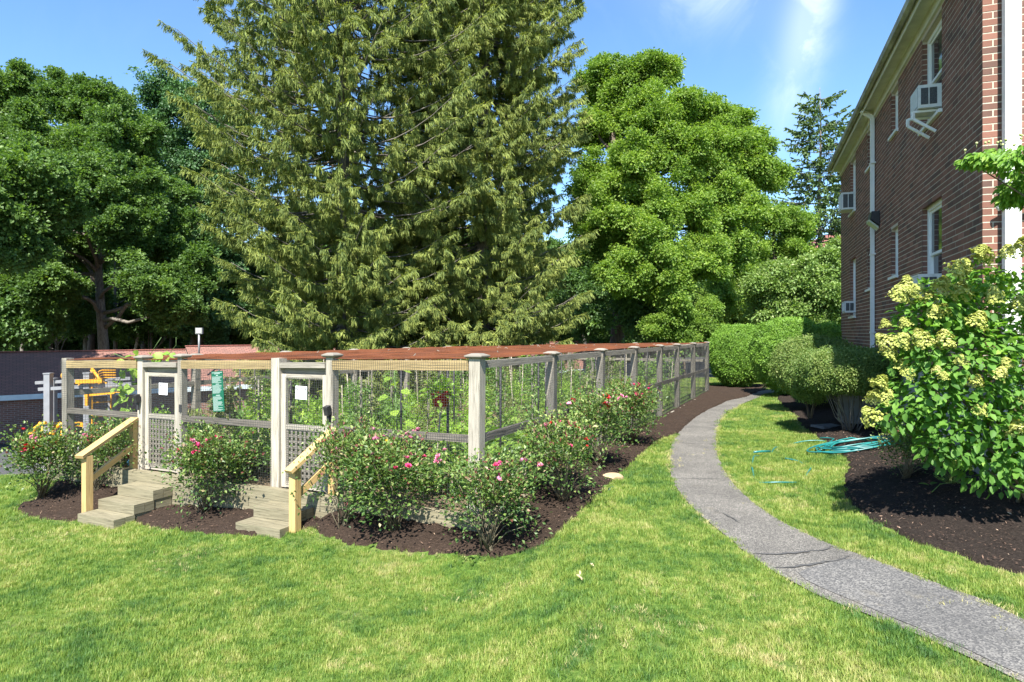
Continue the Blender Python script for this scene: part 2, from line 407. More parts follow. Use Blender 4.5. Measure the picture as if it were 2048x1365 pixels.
def chipmat():
    m, t, b, o = new_mat('mulch_chips')
    a = t.nodes.new('ShaderNodeAttribute'); a.attribute_name = 'v'
    c = ramp(t, a.outputs['Fac'], [(0, (0.03, 0.018, 0.012)), (0.6, (0.10, 0.058, 0.038)), (0.9, (0.19, 0.12, 0.08)), (0.97, (0.36, 0.25, 0.17)), (1, (0.50, 0.38, 0.28))])
    t.links.new(c, b.inputs['Base Color']); b.inputs['Roughness'].default_value = 0.9
    return m
MT['chips'] = chipmat()
def pathmat(name, c1, c2, c3, sc):
    m, t, b, o = new_mat(name)
    v = t.nodes.new('ShaderNodeTexVoronoi'); v.inputs['Scale'].default_value = sc
    g = t.nodes.new('ShaderNodeNewGeometry'); t.links.new(g.outputs['Position'], v.inputs['Vector'])
    sep = t.nodes.new('ShaderNodeSeparateColor'); t.links.new(v.outputs['Color'], sep.inputs[0])
    c = ramp(t, sep.outputs[0], [(0.0, c1), (0.5, c2), (1.0, c3)])
    f = noise(t, 1.3, 5, 0.6, 'World')
    c = mixc(t, ramp(t, f, [(0.35, (0.45, 0.45, 0.45)), (0.65, (0.0, 0.0, 0.0))]), c, c1)
    f2 = noise(t, 5.5, 6, 0.7, 'World', dist=1.0)
    c = mixc(t, ramp(t, f2, [(0.32, (0.5, 0.5, 0.5)), (0.42, (0.0, 0.0, 0.0))]), c, c1)
    c = mixc(t, ramp(t, noise(t, 2.3, 5, 0.7, 'World'), [(0.60, (0.0, 0.0, 0.0)), (0.75, (0.35, 0.35, 0.35))]), c, (0.22, 0.19, 0.13))
    t.links.new(c, b.inputs['Base Color']); b.inputs['Roughness'].default_value = 0.9
    b.inputs['Specular IOR Level'].default_value = 0.25
    bump(t, b, v.outputs['Distance'], 0.25, 0.004)
    return m
MT['path'] = pathmat('worn_asphalt', (0.05, 0.048, 0.045), (0.13, 0.123, 0.11), (0.30, 0.28, 0.245), 120)
MT['pathnew'] = pathmat('newer_asphalt', (0.06, 0.06, 0.06), (0.12, 0.117, 0.112), (0.235, 0.225, 0.205), 85)
MT['asphalt'] = pathmat('yard_asphalt', (0.05, 0.052, 0.055), (0.07, 0.072, 0.075), (0.11, 0.11, 0.11), 40)
MT['tar'] = plain('tar_seam', (0.085, 0.083, 0.08), (0.06, 0.059, 0.057), 20, 0.7)

# ------------------------------------------------------------------ object helpers
def tag(o, label=None, cat=None, group=None, kind=None):
    if label: o['label'] = label
    if cat: o['category'] = cat
    if group: o['group'] = group
    if kind: o['kind'] = kind
    return o
def thing(name, label, cat, loc=(0, 0, 0), rz=0.0, group=None):
    o = bpy.data.objects.new(name, None); o.empty_display_size = 0.2
    COL.objects.link(o); o.location = loc; o.rotation_euler = (0, 0, rz)
    return tag(o, label, cat, group)
def root_loc(p):
    while p.parent: p = p.parent
    return np.array(p.location)
def link(name, me, parent=None, mat=None):
    o = bpy.data.objects.new(name, me); COL.objects.link(o)
    if parent: o.parent = parent
    if mat and not me.materials: me.materials.append(MT[mat] if isinstance(mat, str) else mat)
    return o
def copy_tree(o, parent=None):
    c = o.copy(); COL.objects.link(c); c.parent = parent
    for ch in list(o.children): copy_tree(ch, c)
    return c

class MB:
    """collects boxes, beams and tubes, with UVs in metres along each piece"""
    def __init__(s): s.v = []; s.f = []; s.uv = []; s.sm = []
    def quad8(s, p, L, a, b):
        i = len(s.v); s.v += [tuple(x) for x in p]
        F = [(0, 3, 2, 1), (4, 5, 6, 7), (0, 1, 5, 4), (1, 2, 6, 5), (2, 3, 7, 6), (3, 0, 4, 7)]
        off = random.random() * 20
        U = [[(0, 0), (0, b), (a, b), (a, 0)], [(0, 0), (a, 0), (a, b), (0, b)]]
        for k, q in enumerate(F):
            s.f.append(tuple(i + j for j in q)); s.sm.append(False)
            if k < 2: s.uv += [(x + off, y + off) for x, y in U[k]]
            else:
                w = a if k in (2, 4) else b
                s.uv += [(off, off + k), (off, off + w + k), (L + off, off + w + k), (L + off, off + k)]
    def beam(s, p0, p1, w, h, up=(0, 0, 1), taper=1.0):
        """a bar from p0 to p1, w wide across, h along 'up'"""
        p0 = Vector(p0); p1 = Vector(p1); d = (p1 - p0); L = d.length; d.normalize()
        u = Vector(up); u = (u - d * u.dot(d))
        if u.length < 1e-4: u = Vector((1, 0, 0)) - d * d.x
        u.normalize(); c = d.cross(u)
        A = []
        for p, k in ((p0, 1.0), (p1, taper)):
            for x, y in ((-1, -1), (1, -1), (1, 1), (-1, 1)):
                A.append(p + c * (x * w / 2 * k) + u * (y * h / 2 * k))
        s.quad8(A, L, w, h); return s
    def box(s, c, sz, rz=0.0):
        c = Vector(c); q = Matrix.Rotation(rz, 3, 'Z')
        L = max(sz)
        ax = list(sz).index(L)
        if ax == 2: return s.beam(c - Vector((0, 0, sz[2] / 2)), c + Vector((0, 0, sz[2] / 2)), sz[0], sz[1], up=q @ Vector((0, 1, 0)))
        if ax == 0: return s.beam(c - q @ Vector((sz[0] / 2, 0, 0)), c + q @ Vector((sz[0] / 2, 0, 0)), sz[1], sz[2])
        return s.beam(c - q @ Vector((0, sz[1] / 2, 0)), c + q @ Vector((0, sz[1] / 2, 0)), sz[0], sz[2])
    def tube(s, pts, rad, n=6, cap=True):
        pts = [Vector(p) for p in pts]
        if isinstance(rad, (int, float)): rad = [rad] * len(pts)
        i0 = len(s.v); ref = None; acc = 0
        for k, p in enumerate(pts):
            d = (pts[min(k + 1, len(pts) - 1)] - pts[max(k - 1, 0)])
            if d.length < 1e-9: d = Vector((0, 0, 1))
            d.normalize()
            if ref is None: ref = Vector((0, 0, 1)) if abs(d.z) < 0.9 else Vector((1, 0, 0))
            a = (ref - d * ref.dot(d)); a = a.normalized() if a.length > 1e-6 else d.orthogonal().normalized()
            ref = a; b = d.cross(a)
            for j in range(n):
                t_ = 2 * math.pi * j / n
                s.v.append(tuple(p + (a * math.cos(t_) + b * math.sin(t_)) * rad[k]))
        for k in range(len(pts) - 1):
            l = (pts[k + 1] - pts[k]).length
            for j in range(n):
                j2 = (j + 1) % n
                s.f.append((i0 + k * n + j, i0 + k * n + j2, i0 + (k + 1) * n + j2, i0 + (k + 1) * n + j)); s.sm.append(n > 3)
                c = 2 * math.pi * rad[k] / n
                s.uv += [(acc, c * j), (acc, c * (j + 1)), (acc + l, c * (j + 1)), (acc + l, c * j)]
            acc += l
        if cap:
            for base, rev in ((i0, True), (i0 + (len(pts) - 1) * n, False)):
                q = [base + j for j in range(n)]
                if rev: q.reverse()
                s.f.append(tuple(q)); s.sm.append(False); s.uv += [(0, 0)] * n
        return s
    def poly(s, pts, uvs=None, smooth=False):
        i = len(s.v); s.v += [tuple(p) for p in pts]; s.f.append(tuple(range(i, i + len(pts)))); s.sm.append(smooth)
        s.uv += uvs if uvs else [(0, 0)] * len(pts); return s
    def ball(s, c, r, n=8, m=5, sz=1.0):
        i0 = len(s.v)
        for a in range(m + 1):
            th = math.pi * a / m
            for b in range(n):
                ph = 2 * math.pi * b / n
                s.v.append((c[0] + r * math.sin(th) * math.cos(ph), c[1] + r * math.sin(th) * math.sin(ph), c[2] + r * sz * math.cos(th)))
        for a in range(m):
            for b in range(n):
                b2 = (b + 1) % n
                s.f.append((i0 + a * n + b, i0 + (a + 1) * n + b, i0 + (a + 1) * n + b2, i0 + a * n + b2)); s.sm.append(True); s.uv += [(0, 0)] * 4
        return s
    def lathe(s, c, prof, n=16):
        i0 = len(s.v)
        for r, z in prof:
            for b in range(n):
                ph = 2 * math.pi * b / n; s.v.append((c[0] + r * math.cos(ph), c[1] + r * math.sin(ph), c[2] + z))
        for a in range(len(prof) - 1):
            for b in range(n):
                b2 = (b + 1) % n
                s.f.append((i0 + a * n + b, i0 + a * n + b2, i0 + (a + 1) * n + b2, i0 + (a + 1) * n + b)); s.sm.append(True); s.uv += [(0, 0)] * 4
        return s
    def mesh(s, name, org=(0, 0, 0)):
        me = bpy.data.meshes.new(name)
        o = np.array(org)
        me.from_pydata([tuple(np.array(v) - o) for v in s.v], [], s.f)
        uvl = me.uv_layers.new(name='UVMap')
        uvl.data.foreach_set('uv', np.array(s.uv, dtype=np.float32).ravel())
        me.polygons.foreach_set('use_smooth', s.sm)
        me.update(); return me
    def build(s, name, mat, parent=None, world=True):
        org = root_loc(parent) if (parent and world) else (0, 0, 0)
        return link(name, s.mesh(name, org), parent, mat)

def np_mesh(name, V, F, v=None, smooth=False):
    """triangles or quads from arrays, with per-vertex attribute 'v'"""
    V = np.asarray(V, dtype=np.float32); F = np.asarray(F, dtype=np.int32)
    me = bpy.data.meshes.new(name); k = F.shape[1]
    me.vertices.add(len(V)); me.vertices.foreach_set('co', V.ravel())
    me.loops.add(F.size); me.loops.foreach_set('vertex_index', F.ravel())
    me.polygons.add(len(F)); me.polygons.foreach_set('loop_start', np.arange(0, F.size, k, dtype=np.int32))
    try: me.polygons.foreach_set('loop_total', np.full(len(F), k, dtype=np.int32))
    except Exception: pass
    me.polygons.foreach_set('use_smooth', np.full(len(F), bool(smooth)))
    if v is not None:
        a = me.attributes.new('v', 'FLOAT', 'POINT'); a.data.foreach_set('value', np.asarray(v, dtype=np.float32))
    me.update(); me.validate()
    return me

def unit(a):
    return a / np.maximum(np.linalg.norm(a, axis=-1, keepdims=True), 1e-9)
def leaves(P, D, N, L, Wd, v, kind='d', fold=0.25, droop=0.0):
    """leaf blades: base P, direction D, rough normal N, length L, width Wd, value v -> V, F, v"""
    n = len(P); D = unit(D); Sd = unit(np.cross(D, N)); N2 = np.cross(Sd, D)
    L = np.broadcast_to(L, (n,))[:, None]; Wd = np.broadcast_to(Wd, (n,))[:, None]
    if kind == 'd':
        a = P; b = P + D * L * 0.45 + Sd * Wd / 2 + N2 * Wd * fold; c = P + D * L - N2 * L * droop
        d = P + D * L * 0.45 - Sd * Wd / 2 + N2 * Wd * fold
        V = np.stack([a, b, c, d], 1).reshape(-1, 3); k = 4
        F = np.array([[0, 1, 2], [0, 2, 3]])
    else:
        def q(t_, w_, z_): return P + D * L * t_ + Sd * Wd * w_ + N2 * (Wd * z_ - L * droop * t_ * t_)
        V = np.stack([q(0, 0, 0), q(.32, .46, fold), q(.68, .38, fold * .8), q(1, 0, 0), q(.68, -.38, fold * .8), q(.32, -.46, fold), q(.33, 0, 0), q(.68, 0, 0)], 1).reshape(-1, 3); k = 8
        F = np.array([[0, 1, 6], [0, 6, 5], [1, 2, 7], [1, 7, 6], [6, 7, 4], [6, 4, 5], [2, 3, 7], [7, 3, 4]])
    F = (F[None] + (np.arange(n) * k)[:, None, None]).reshape(-1, 3)
    return V, F, np.repeat(v, k)
def join(parts):
    V = []; F = []; v = []; o = 0
    for a, b, c in parts:
        V.append(a); F.append(b + o); v.append(c); o += len(a)
    return np.concatenate(V), np.concatenate(F), np.concatenate(v)

# instancing of sprays on points (for crowns, hedges and turf), one node group per set of sprays
_ng = {}
def inst_group(protos):
    key = tuple(p.name for p in protos)
    if key in _ng: return _ng[key]
    g = bpy.data.node_groups.new('sprays', 'GeometryNodeTree')
    g.interface.new_socket('Geometry', in_out='INPUT', socket_type='NodeSocketGeometry')
    g.interface.new_socket('Geometry', in_out='OUTPUT', socket_type='NodeSocketGeometry')
    gi = g.nodes.new('NodeGroupInput'); go = g.nodes.new('NodeGroupOutput')
    ip = g.nodes.new('GeometryNodeInstanceOnPoints')
    jn = g.nodes.new('GeometryNodeJoinGeometry')
    for p in protos:
        oi = g.nodes.new('GeometryNodeObjectInfo'); oi.inputs['Object'].default_value = p
        ti = g.nodes.new('GeometryNodeGeometryToInstance')
        g.links.new(oi.outputs['Geometry'], ti.inputs[0]); g.links.new(ti.outputs[0], jn.inputs[0])
    def na(nm, ty):
        a = g.nodes.new('GeometryNodeInputNamedAttribute'); a.data_type = ty; a.inputs['Name'].default_value = nm
        return a.outputs['Attribute']
    ip.inputs['Pick Instance'].default_value = True
    g.links.new(gi.outputs[0], ip.inputs['Points']); g.links.new(jn.outputs[0], ip.inputs['Instance'])
    g.links.new(na('idx', 'INT'), ip.inputs['Instance Index'])
    g.links.new(na('rot', 'FLOAT_VECTOR'), ip.inputs['Rotation'])
    g.links.new(na('scl', 'FLOAT'), ip.inputs['Scale'])
    g.links.new(ip.outputs[0], go.inputs[0])
    _ng[key] = g; return g
def scatter(name, P, Rt, Sc, protos, parent=None, mat=None):
    n = len(P); me = bpy.data.meshes.new(name)
    me.vertices.add(n); me.vertices.foreach_set('co', np.asarray(P, dtype=np.float32).ravel())
    a = me.attributes.new('rot', 'FLOAT_VECTOR', 'POINT'); a.data.foreach_set('vector', np.asarray(Rt, dtype=np.float32).ravel())
    a = me.attributes.new('scl', 'FLOAT', 'POINT'); a.data.foreach_set('value', np.asarray(np.broadcast_to(Sc, (n,)), dtype=np.float32))
    a = me.attributes.new('idx', 'INT', 'POINT'); a.data.foreach_set('value', rng.integers(0, len(protos), n).astype(np.int32))
    me.update()
    o = link(name, me, parent)
    md = o.modifiers.new('sprays', 'NODES'); md.node_group = inst_group(protos)
    o['kind'] = 'stuff'
    return o
def proto(name, V, F, v, mat, smooth=False):
    me = np_mesh(name, V, F, v, smooth); me.materials.append(MT[mat])
    return bpy.data.objects.new(name, me)

def smooth(x):
    x = np.clip(x, 0, 1); return x * x * (3 - 2 * x)

# ------------------------------------------------------------------ terrain
FC = np.array([-0.44, 8.10])              # front right corner of the garden fence
FU = np.array([0.424, 0.9056])            # along the right side, away from the street of the lawn
FV = np.array([-0.9056, 0.424])           # along the front, to the left
GL, GW = 18.1, 8.07
BC = np.array([5.99, 8.40])               # near corner of the brick building
BW = np.array([0.339, 0.9408])            # along its long side
BE = np.array([0.9408, -0.339])           # along its end
def F2(su, sv, z=0.0):
    p = FC + FU * su + FV * sv
    return (p[0], p[1], z)
def B2(t_, e=0.0, z=0.0):
    p = BC + BW * t_ + BE * e
    return (p[0], p[1], z)
def gz(x, y):
    x = np.asarray(x, float); y = np.asarray(y, float)
    z = -0.42 * smooth((1.0 - x) / 1.6) - 0.15 * smooth((-2.8 - x) / 3.0)
    su = (x - FC[0]) * FU[0] + (y - FC[1]) * FU[1]; sv = (x - FC[0]) * FV[0] + (y - FC[1]) * FV[1]
    z = z - 2.85 * smooth((sv - 8.4) / 8) * smooth((su + .6) / 4)
    # ground climbs a little to the brick building
    e = (x - BC[0]) * BE[0] + (y - BC[1]) * BE[1]; tt = (x - BC[0]) * BW[0] + (y - BC[1]) * BW[1]
    z = z + 0.30 * smooth((e + 2.2) / 2.0) * smooth((tt + 3) / 2.5) * (1 - 0.5 * smooth(tt / 8))
    # mulch banked up against the timber wall
    wv = 0.24 * smooth((sv + .9) / .7) * smooth((8.9 - sv) / .6) * (1 - .6 * smooth((sv - 1.9) / .3) * smooth((6.3 - sv) / .3))
    z = z + wv * smooth((su + 1.35) / 1.05) * smooth((1.0 - x) / 1.6) * (su < .5) + .20 * smooth((sv + 1.0) / .75) * (sv < .1) * smooth((su + .0) / .5) * smooth((3.6 - su) / 1.5)
    z = z + 0.012 * np.sin(x * 1.7 + 1) * np.sin(y * 1.3) + 0.010 * np.sin(x * 0.6 - y * 0.9)
    return z
def G(px, py):
    """where the line of sight through a photograph pixel meets the ground"""
    a = (px - 1024) / FPX; b = (py - 665) / FPX
    ys = np.linspace(2.5, 70, 6000); f = (CAMZ - b * ys) - gz(a * ys, ys)
    i = int(np.argmax(f < 0)); y = ys[i]
    return np.array([a * y, y])
def g3(p, dz=0.0): return (p[0], p[1], float(gz(p[0], p[1])) + dz)
def AT(px, py, Y): return Vector(((px - 1024) / FPX * Y, Y, CAMZ - (py - 665) / FPX * Y))

xs = np.concatenate([np.array([-600, -300, -150, -90, -60]), np.arange(-45, -16, 1.0), np.arange(-16, 12, 0.2), np.arange(12, 30, 1.0), np.array([30, 45, 70, 120, 300, 600])])
ys = np.concatenate([np.array([-60, -30, -12, -6]), np.arange(-4, 2, 1.0), np.arange(2, 30, 0.2), np.arange(30, 60, 1.0), np.array([60, 80, 120, 200, 400, 900])])
XX, YY = np.meshgrid(xs, ys, indexing='ij'); ZZ = gz(XX, YY)
V = np.stack([XX, YY, ZZ], -1).reshape(-1, 3); ny = len(ys)
I, J = np.meshgrid(np.arange(len(xs) - 1), np.arange(ny - 1), indexing='ij'); I = I.ravel(); J = J.ravel()
F = np.stack([I * ny + J, (I + 1) * ny + J, (I + 1) * ny + J + 1, I * ny + J + 1], 1)
me = np_mesh('lawn', V, F, smooth=True)
tag(link('lawn', me, None, 'ground'), kind='structure')

def inpoly(P, poly):
    x = P[:, 0]; y = P[:, 1]; c = np.zeros(len(P), bool); n = len(poly)
    for i in range(n):
        x1, y1 = poly[i]; x2, y2 = poly[(i + 1) % n]
        k = (y1 > y) != (y2 > y)
        c ^= k & (x < (x2 - x1) * (y - y1) / (y2 - y1 + 1e-12) + x1)
    return c
def soften(poly, step=0.12, amp=0.012, closed=True, seed=3):
    """resample an outline as a smooth curve (Catmull-Rom) with a slightly ragged edge"""
    P = [np.array(p) for p in poly]; n = len(P); out = []
    r_ = np.random.default_rng(seed)
    for i in range(n if closed else n - 1):
        p0, p1, p2, p3 = P[(i - 1) % n], P[i], P[(i + 1) % n], P[(i + 2) % n]
        if not closed:
            p0 = P[max(i - 1, 0)]; p3 = P[min(i + 2, n - 1)]
        L = np.linalg.norm(p2 - p1); m_ = max(1, int(L / step))
        for k in range(m_):
            t_ = k / m_
            q = 0.5 * (2 * p1 + (p2 - p0) * t_ + (2 * p0 - 5 * p1 + 4 * p2 - p3) * t_ ** 2 + (3 * p1 - p0 - 3 * p2 + p3) * t_ ** 3)
            out.append(q + r_.normal(0, amp, 2))
    if not closed: out.append(P[-1])
    return np.array(out)
def sheet(name, poly, dz, spacing, mat, rough=0.0, kind='structure', edge_down=True, zf=None, skirt=0.06):
    poly = np.asarray(poly); lo = poly.min(0); hi = poly.max(0)
    gx, gy = np.meshgrid(np.arange(lo[0], hi[0], spacing), np.arange(lo[1], hi[1], spacing), indexing='ij')
    Q = np.stack([gx.ravel(), gy.ravel()], 1) + rng.uniform(-.25, .25, (gx.size, 2)) * spacing
    Q = Q[inpoly(Q, poly)]
    pts = [Vector(p) for p in poly] + [Vector(p) for p in Q]; n = len(poly)
    r_ = delaunay_2d_cdt(pts, [(i, (i + 1) % n) for i in range(n)], [], 1, 1e-5)
    vs = np.array([(p.x, p.y) for p in r_[0]]); orig = r_[3]
    z = (zf or gz)(vs[:, 0], vs[:, 1]) + dz
    isb = np.array([any(j < n for j in o) if o else False for o in orig])
    if rough: z = z + np.where(isb, 0, rng.normal(0, rough, len(vs)))
    z = np.where(isb, z - (dz + skirt if edge_down else 0), z)
    me = bpy.data.meshes.new(name)
    me.from_pydata([(a, b, c) for (a, b), c in zip(vs, z)], [], [tuple(f) for f in r_[2]])
    me.polygons.foreach_set('use_smooth', [True] * len(me.polygons)); me.update()
    return tag(link(name, me, None, mat), kind=kind)

# ---- footpath
rpx = [(1900, 745), (1680, 765), (1560, 785), (1515, 797), (1480, 812), (1450, 830), (1437, 852), (1432, 880), (1438, 920), (1460, 960), (1500, 1002), (1560, 1043), (1650, 1087), (1760, 1127), (1900, 1180), (2048, 1243)]
lpx = [(1345, 925), (1350, 890), (1365, 862), (1400, 830), (1440, 806), (1480, 795), (1560, 780), (1680, 761), (1900, 742)]
Rp = [G(*p) for p in rpx[3:]]; Lp = [G(*p) for p in [(2048, 1372), (1990, 1345), (1880, 1292), (1760, 1243), (1640, 1195), (1540, 1140), (1470, 1090), (1410, 1040), (1370, 1000), (1345, 960), (1340, 925), (1344, 890), (1362, 862), (1400, 830), (1450, 805)]]
near = [np.array((4.3, 2.3)), np.array((5.4, 0.2))]; nearL = [np.array((4.6, 0.0)), np.array((3.55, 1.9)), ]
far = [G(1470, 797), np.array((9.4, 24.8)), np.array((10.2, 25.2))]; farR = [np.array((10.4, 24.2)), np.array((9.2, 23.6))]
path_poly = soften(list(reversed(far[:0])) + farR + Rp + near + nearL + Lp + far, 0.1, 0.006)
sheet('footpath', path_poly, 0.014, 0.25, 'path', edge_down=False)
newer = soften([G(1597, 1150), G(1650, 1131), G(1700, 1122), G(1760, 1132), G(1895, 1184), G(2035, 1245), np.array((4.26, 2.35)), np.array((5.3, 0.3)), np.array((4.66, 0.1)), np.array((3.62, 1.9)), G(2060, 1366), G(1998, 1335), G(1887, 1283), G(1768, 1233), G(1664, 1190), G(1612, 1164)], 0.1, 0.006, seed=5)
tag(sheet('newer_footpath_patch', newer, 0.019, 0.25, 'pathnew', edge_down=False), kind='structure')
def seam(name, pts, w):
    P = soften(pts, 0.05, 0.009, False, 9); T = np.gradient(P, axis=0); T /= np.linalg.norm(T, axis=1)[:, None]
    Nn = np.stack([-T[:, 1], T[:, 0]], 1); ww = w * np.convolve(0.1 + 1.6 * rng.random(len(P) + 4), np.ones(5) / 5, 'valid')[:, None] * np.sqrt(np.clip(np.sin(np.linspace(0.05, 3.09, len(P))), 0, 1))[:, None]
    a = P + Nn * ww / 2; b = P - Nn * ww / 2
    V = np.concatenate([np.c_[a, gz(a[:, 0], a[:, 1]) + 0.0232], np.c_[b, gz(b[:, 0], b[:, 1]) + 0.0232]]); n = len(P)
    F = np.array([[i, i + 1, n + i + 1, n + i] for i in range(n - 1)])
    tag(link(name, np_mesh(name, V, F), None, 'tar'), kind='structure')
seam('path_seam', [G(1345, 886), G(1390, 890), G(1434, 889)], 0.015)
seam('path_seam', [G(1350, 959), G(1400, 961), G(1455, 960)], 0.015)
seam('path_seam', [G(1508, 1112), G(1570, 1113), G(1640, 1105), G(1665, 1097)], 0.035)
seam('path_seam', [G(1548, 1140), G(1600, 1138), G(1660, 1128), G(1700, 1117)], 0.04)
seam('path_seam', [G(1430, 1025), G(1455, 1035), G(1480, 1050)], 0.015)

# ---- mulch beds
gl_back = F2(19, -0.1)[:2]
mulch_px = [(1400, 832), (1362, 864), (1345, 872), (1310, 888), (1262, 930), (1220, 970), (1180, 1010), (1132, 1055), (1100, 1085), (1050, 1106), (975, 1117), (850, 1112), (740, 1098), (660, 1080), (605, 1062), (580, 1060), (520, 1072), (470, 1072), (380, 1067), (300, 1056), (250, 1041), (160, 1045), (100, 1042), (45, 1030), (32, 1018), (50, 1003), (90, 990)]
mulch_pts = [np.array((9.6, 25.0)), np.array((9.0, 24.1)), G(1490, 796), G(1450, 806)] + [G(*p) for p in mulch_px] + [np.array(F2(0.6, 8.8)[:2]), np.array(F2(1.2, 8.3)[:2])]
inner = [np.array(F2(0.0, 8.12)[:2]), np.array(F2(-0.12, 4)[:2]), np.array(F2(-0.12, -0.02)[:2]), np.array(F2(6, -0.05)[:2]), np.array(F2(12, -0.05)[:2]), np.array(F2(17.9, -0.05)[:2]), np.array((8.0, 27.0)), np.array((10.8, 27.6))]
mulch_poly = np.concatenate([soften(mulch_pts, 0.12, 0.012, False, seed=4), np.array(inner)])
sheet('mulch_bed', mulch_poly, 0.045, 0.09, 'mulch', 0.012)
bed_px = [(1515, 797), (1560, 806), (1588, 830), (1600, 850), (1640, 880), (1680, 908), (1697, 933), (1688, 960), (1692, 1000), (1722, 1032), (1800, 1075), (1900, 1110), (2048, 1152)]
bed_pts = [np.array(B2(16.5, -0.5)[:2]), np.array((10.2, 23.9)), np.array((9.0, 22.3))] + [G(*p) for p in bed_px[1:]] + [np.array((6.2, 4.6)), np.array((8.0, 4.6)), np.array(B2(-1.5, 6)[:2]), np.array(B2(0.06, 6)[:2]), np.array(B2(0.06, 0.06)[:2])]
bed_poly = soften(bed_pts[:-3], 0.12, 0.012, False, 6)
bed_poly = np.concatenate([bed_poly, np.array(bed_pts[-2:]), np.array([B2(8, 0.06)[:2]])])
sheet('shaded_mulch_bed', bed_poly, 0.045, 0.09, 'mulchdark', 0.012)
def chips(name, poly, n, zf, sc=1.0, ylim=14):
    lo = poly.min(0); hi = poly.max(0); P = rng.uniform(lo, hi, (n * 4, 2)); P = P[(P[:, 1] < ylim) & inpoly(P, poly)][:n]
    k = len(P); a = rng.uniform(0, 2 * np.pi, k); z = zf(P[:, 0], P[:, 1]) + rng.uniform(0.045, 0.066, k)
    D = np.stack([np.cos(a), np.sin(a), rng.normal(0, .35, k)], 1); N = np.stack([rng.normal(0, .4, k), rng.normal(0, .4, k), np.ones(k)], 1)
    L = rng.uniform(0.012, 0.048, k) * sc
    V, F, v = leaves(np.c_[P, z], D, N, L, L * rng.uniform(.14, .34, k), rng.random(k) ** 1.3, fold=0.1)
    tag(link(name, np_mesh(name, V, F, v), None, 'chips'), kind='stuff')
chips('mulch_chips', mulch_poly, 26000, gz)
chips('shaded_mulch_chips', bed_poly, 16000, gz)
# ---- garden soil inside the fence (raised on timbers)
def gzero(x, y): return 0 * x + 0.008 * np.sin(x * 3) * np.sin(y * 2.3)
soil_poly = np.array([F2(-0.16, -0.1)[:2], F2(18.25, -0.1)[:2], F2(18.25, 8.2)[:2], F2(-0.16, 8.2)[:2]])
sheet('garden_soil', soil_poly, -0.03, 0.25, 'soil', 0.012, edge_down=False, zf=gzero)
# ---- asphalt yard by the garage, forest floor beyond
yard_poly = np.array([(-40, 13.5), (-9.9, 13.5), (-8.5, 15.5), (-4.5, 21), (-1.0, 27.5), (6, 31), (22, 34), (22, 66), (-40, 24)])
def dense(poly, step=1.0):
    out = []; n = len(poly)
    for i in range(n):
        a = np.array(poly[i], float); b_ = np.array(poly[(i + 1) % n], float); k = max(1, int(np.linalg.norm(b_ - a) / step))
        out += [a + (b_ - a) * j / k for j in range(k)]
    return np.array(out)
yard_poly = dense(yard_poly)
sheet('asphalt_yard', yard_poly, 0.03, 0.8, 'asphalt', edge_down=False)
wf = np.array([(-80, 8), (-41, 22), (22.2, 68), (60, 70), (90, 140), (-90, 140)]); wf = dense(wf, 1.5)
sheet('forest_floor', wf, 0.05, 4.0, 'woodfloor', edge_down=False)

# ------------------------------------------------------------------ brick apartment building
BH0, BH1 = 1.55, 7.30        # top of foundation, top of brickwork
BLEN, BDEP = 13.85, 9.5
bld = thing('apartment_building', 'two storey red brick apartment building on the right beside the footpath', 'building', B2(0, 0, 0))
CR, BL = 0.089, 0.2625
wins = {  # t0, t1, z0, z1
    'A1': (1.90, 3.16, 2.70, 4.33), 'A2': (1.90, 3.16, 5.65, 7.20), 'B1': (5.09, 5.80, 3.35, 4.35), 'B2': (5.09, 5.80, 6.27, 7.20),
    'C1': (8.08, 8.75, 3.27, 4.32), 'C2': (8.08, 8.75, 6.27, 7.20), 'D1': (10.7, 11.8, 2.66, 4.33), 'D2': (10.7, 11.8, 5.65, 7.20)}
def wall_quads(face, length, holes, zb, zt):
    """mortar plane as a grid of quads with the openings left out"""
    us = sorted({0.0, length} | {h[0] for h in holes} | {h[1] for h in holes}); zs = sorted({zb, zt} | {h[2] for h in holes} | {h[3] for h in holes})
    mb = MB()
    for i in range(len(us) - 1):
        for j in range(len(zs) - 1):
            u = (us[i] + us[i + 1]) / 2; z = (zs[j] + zs[j + 1]) / 2
            if any(h[0] < u < h[1] and h[2] < z < h[3] for h in holes): continue
            mb.poly([face(us[i], zs[j]), face(us[i + 1], zs[j]), face(us[i + 1], zs[j + 1]), face(us[i], zs[j + 1])])
    return mb
side = lambda t_, z: B2(t_, 0.0015, z)
endf = lambda e, z: B2(0.0015, e, z)
far_ = lambda e, z: B2(BLEN - 0.008, e, z)
back = lambda t_, z: B2(t_, BDEP, z)
holesS = [w_ for w_ in wins.values()]
wall = wall_quads(side, BLEN, holesS, BH0, BH1)
wall2 = wall_quads(endf, BDEP, [(3.2, 4.4, 2.7, 4.33), (3.2, 4.4, 5.65, 7.2)], BH0, BH1)
wall.v += wall2.v; wall.f += [tuple(i + len(wall.v) - len(wall2.v) for i in f) for f in wall2.f]; wall.uv += wall2.uv; wall.sm += wall2.sm
for fn in (far_, back):
    L = BDEP if fn is far_ else BLEN
    wall.poly([fn(0, BH0), fn(L, BH0), fn(L, BH1), fn(0, BH1)])
wall.build('wall', 'mortar', bld)
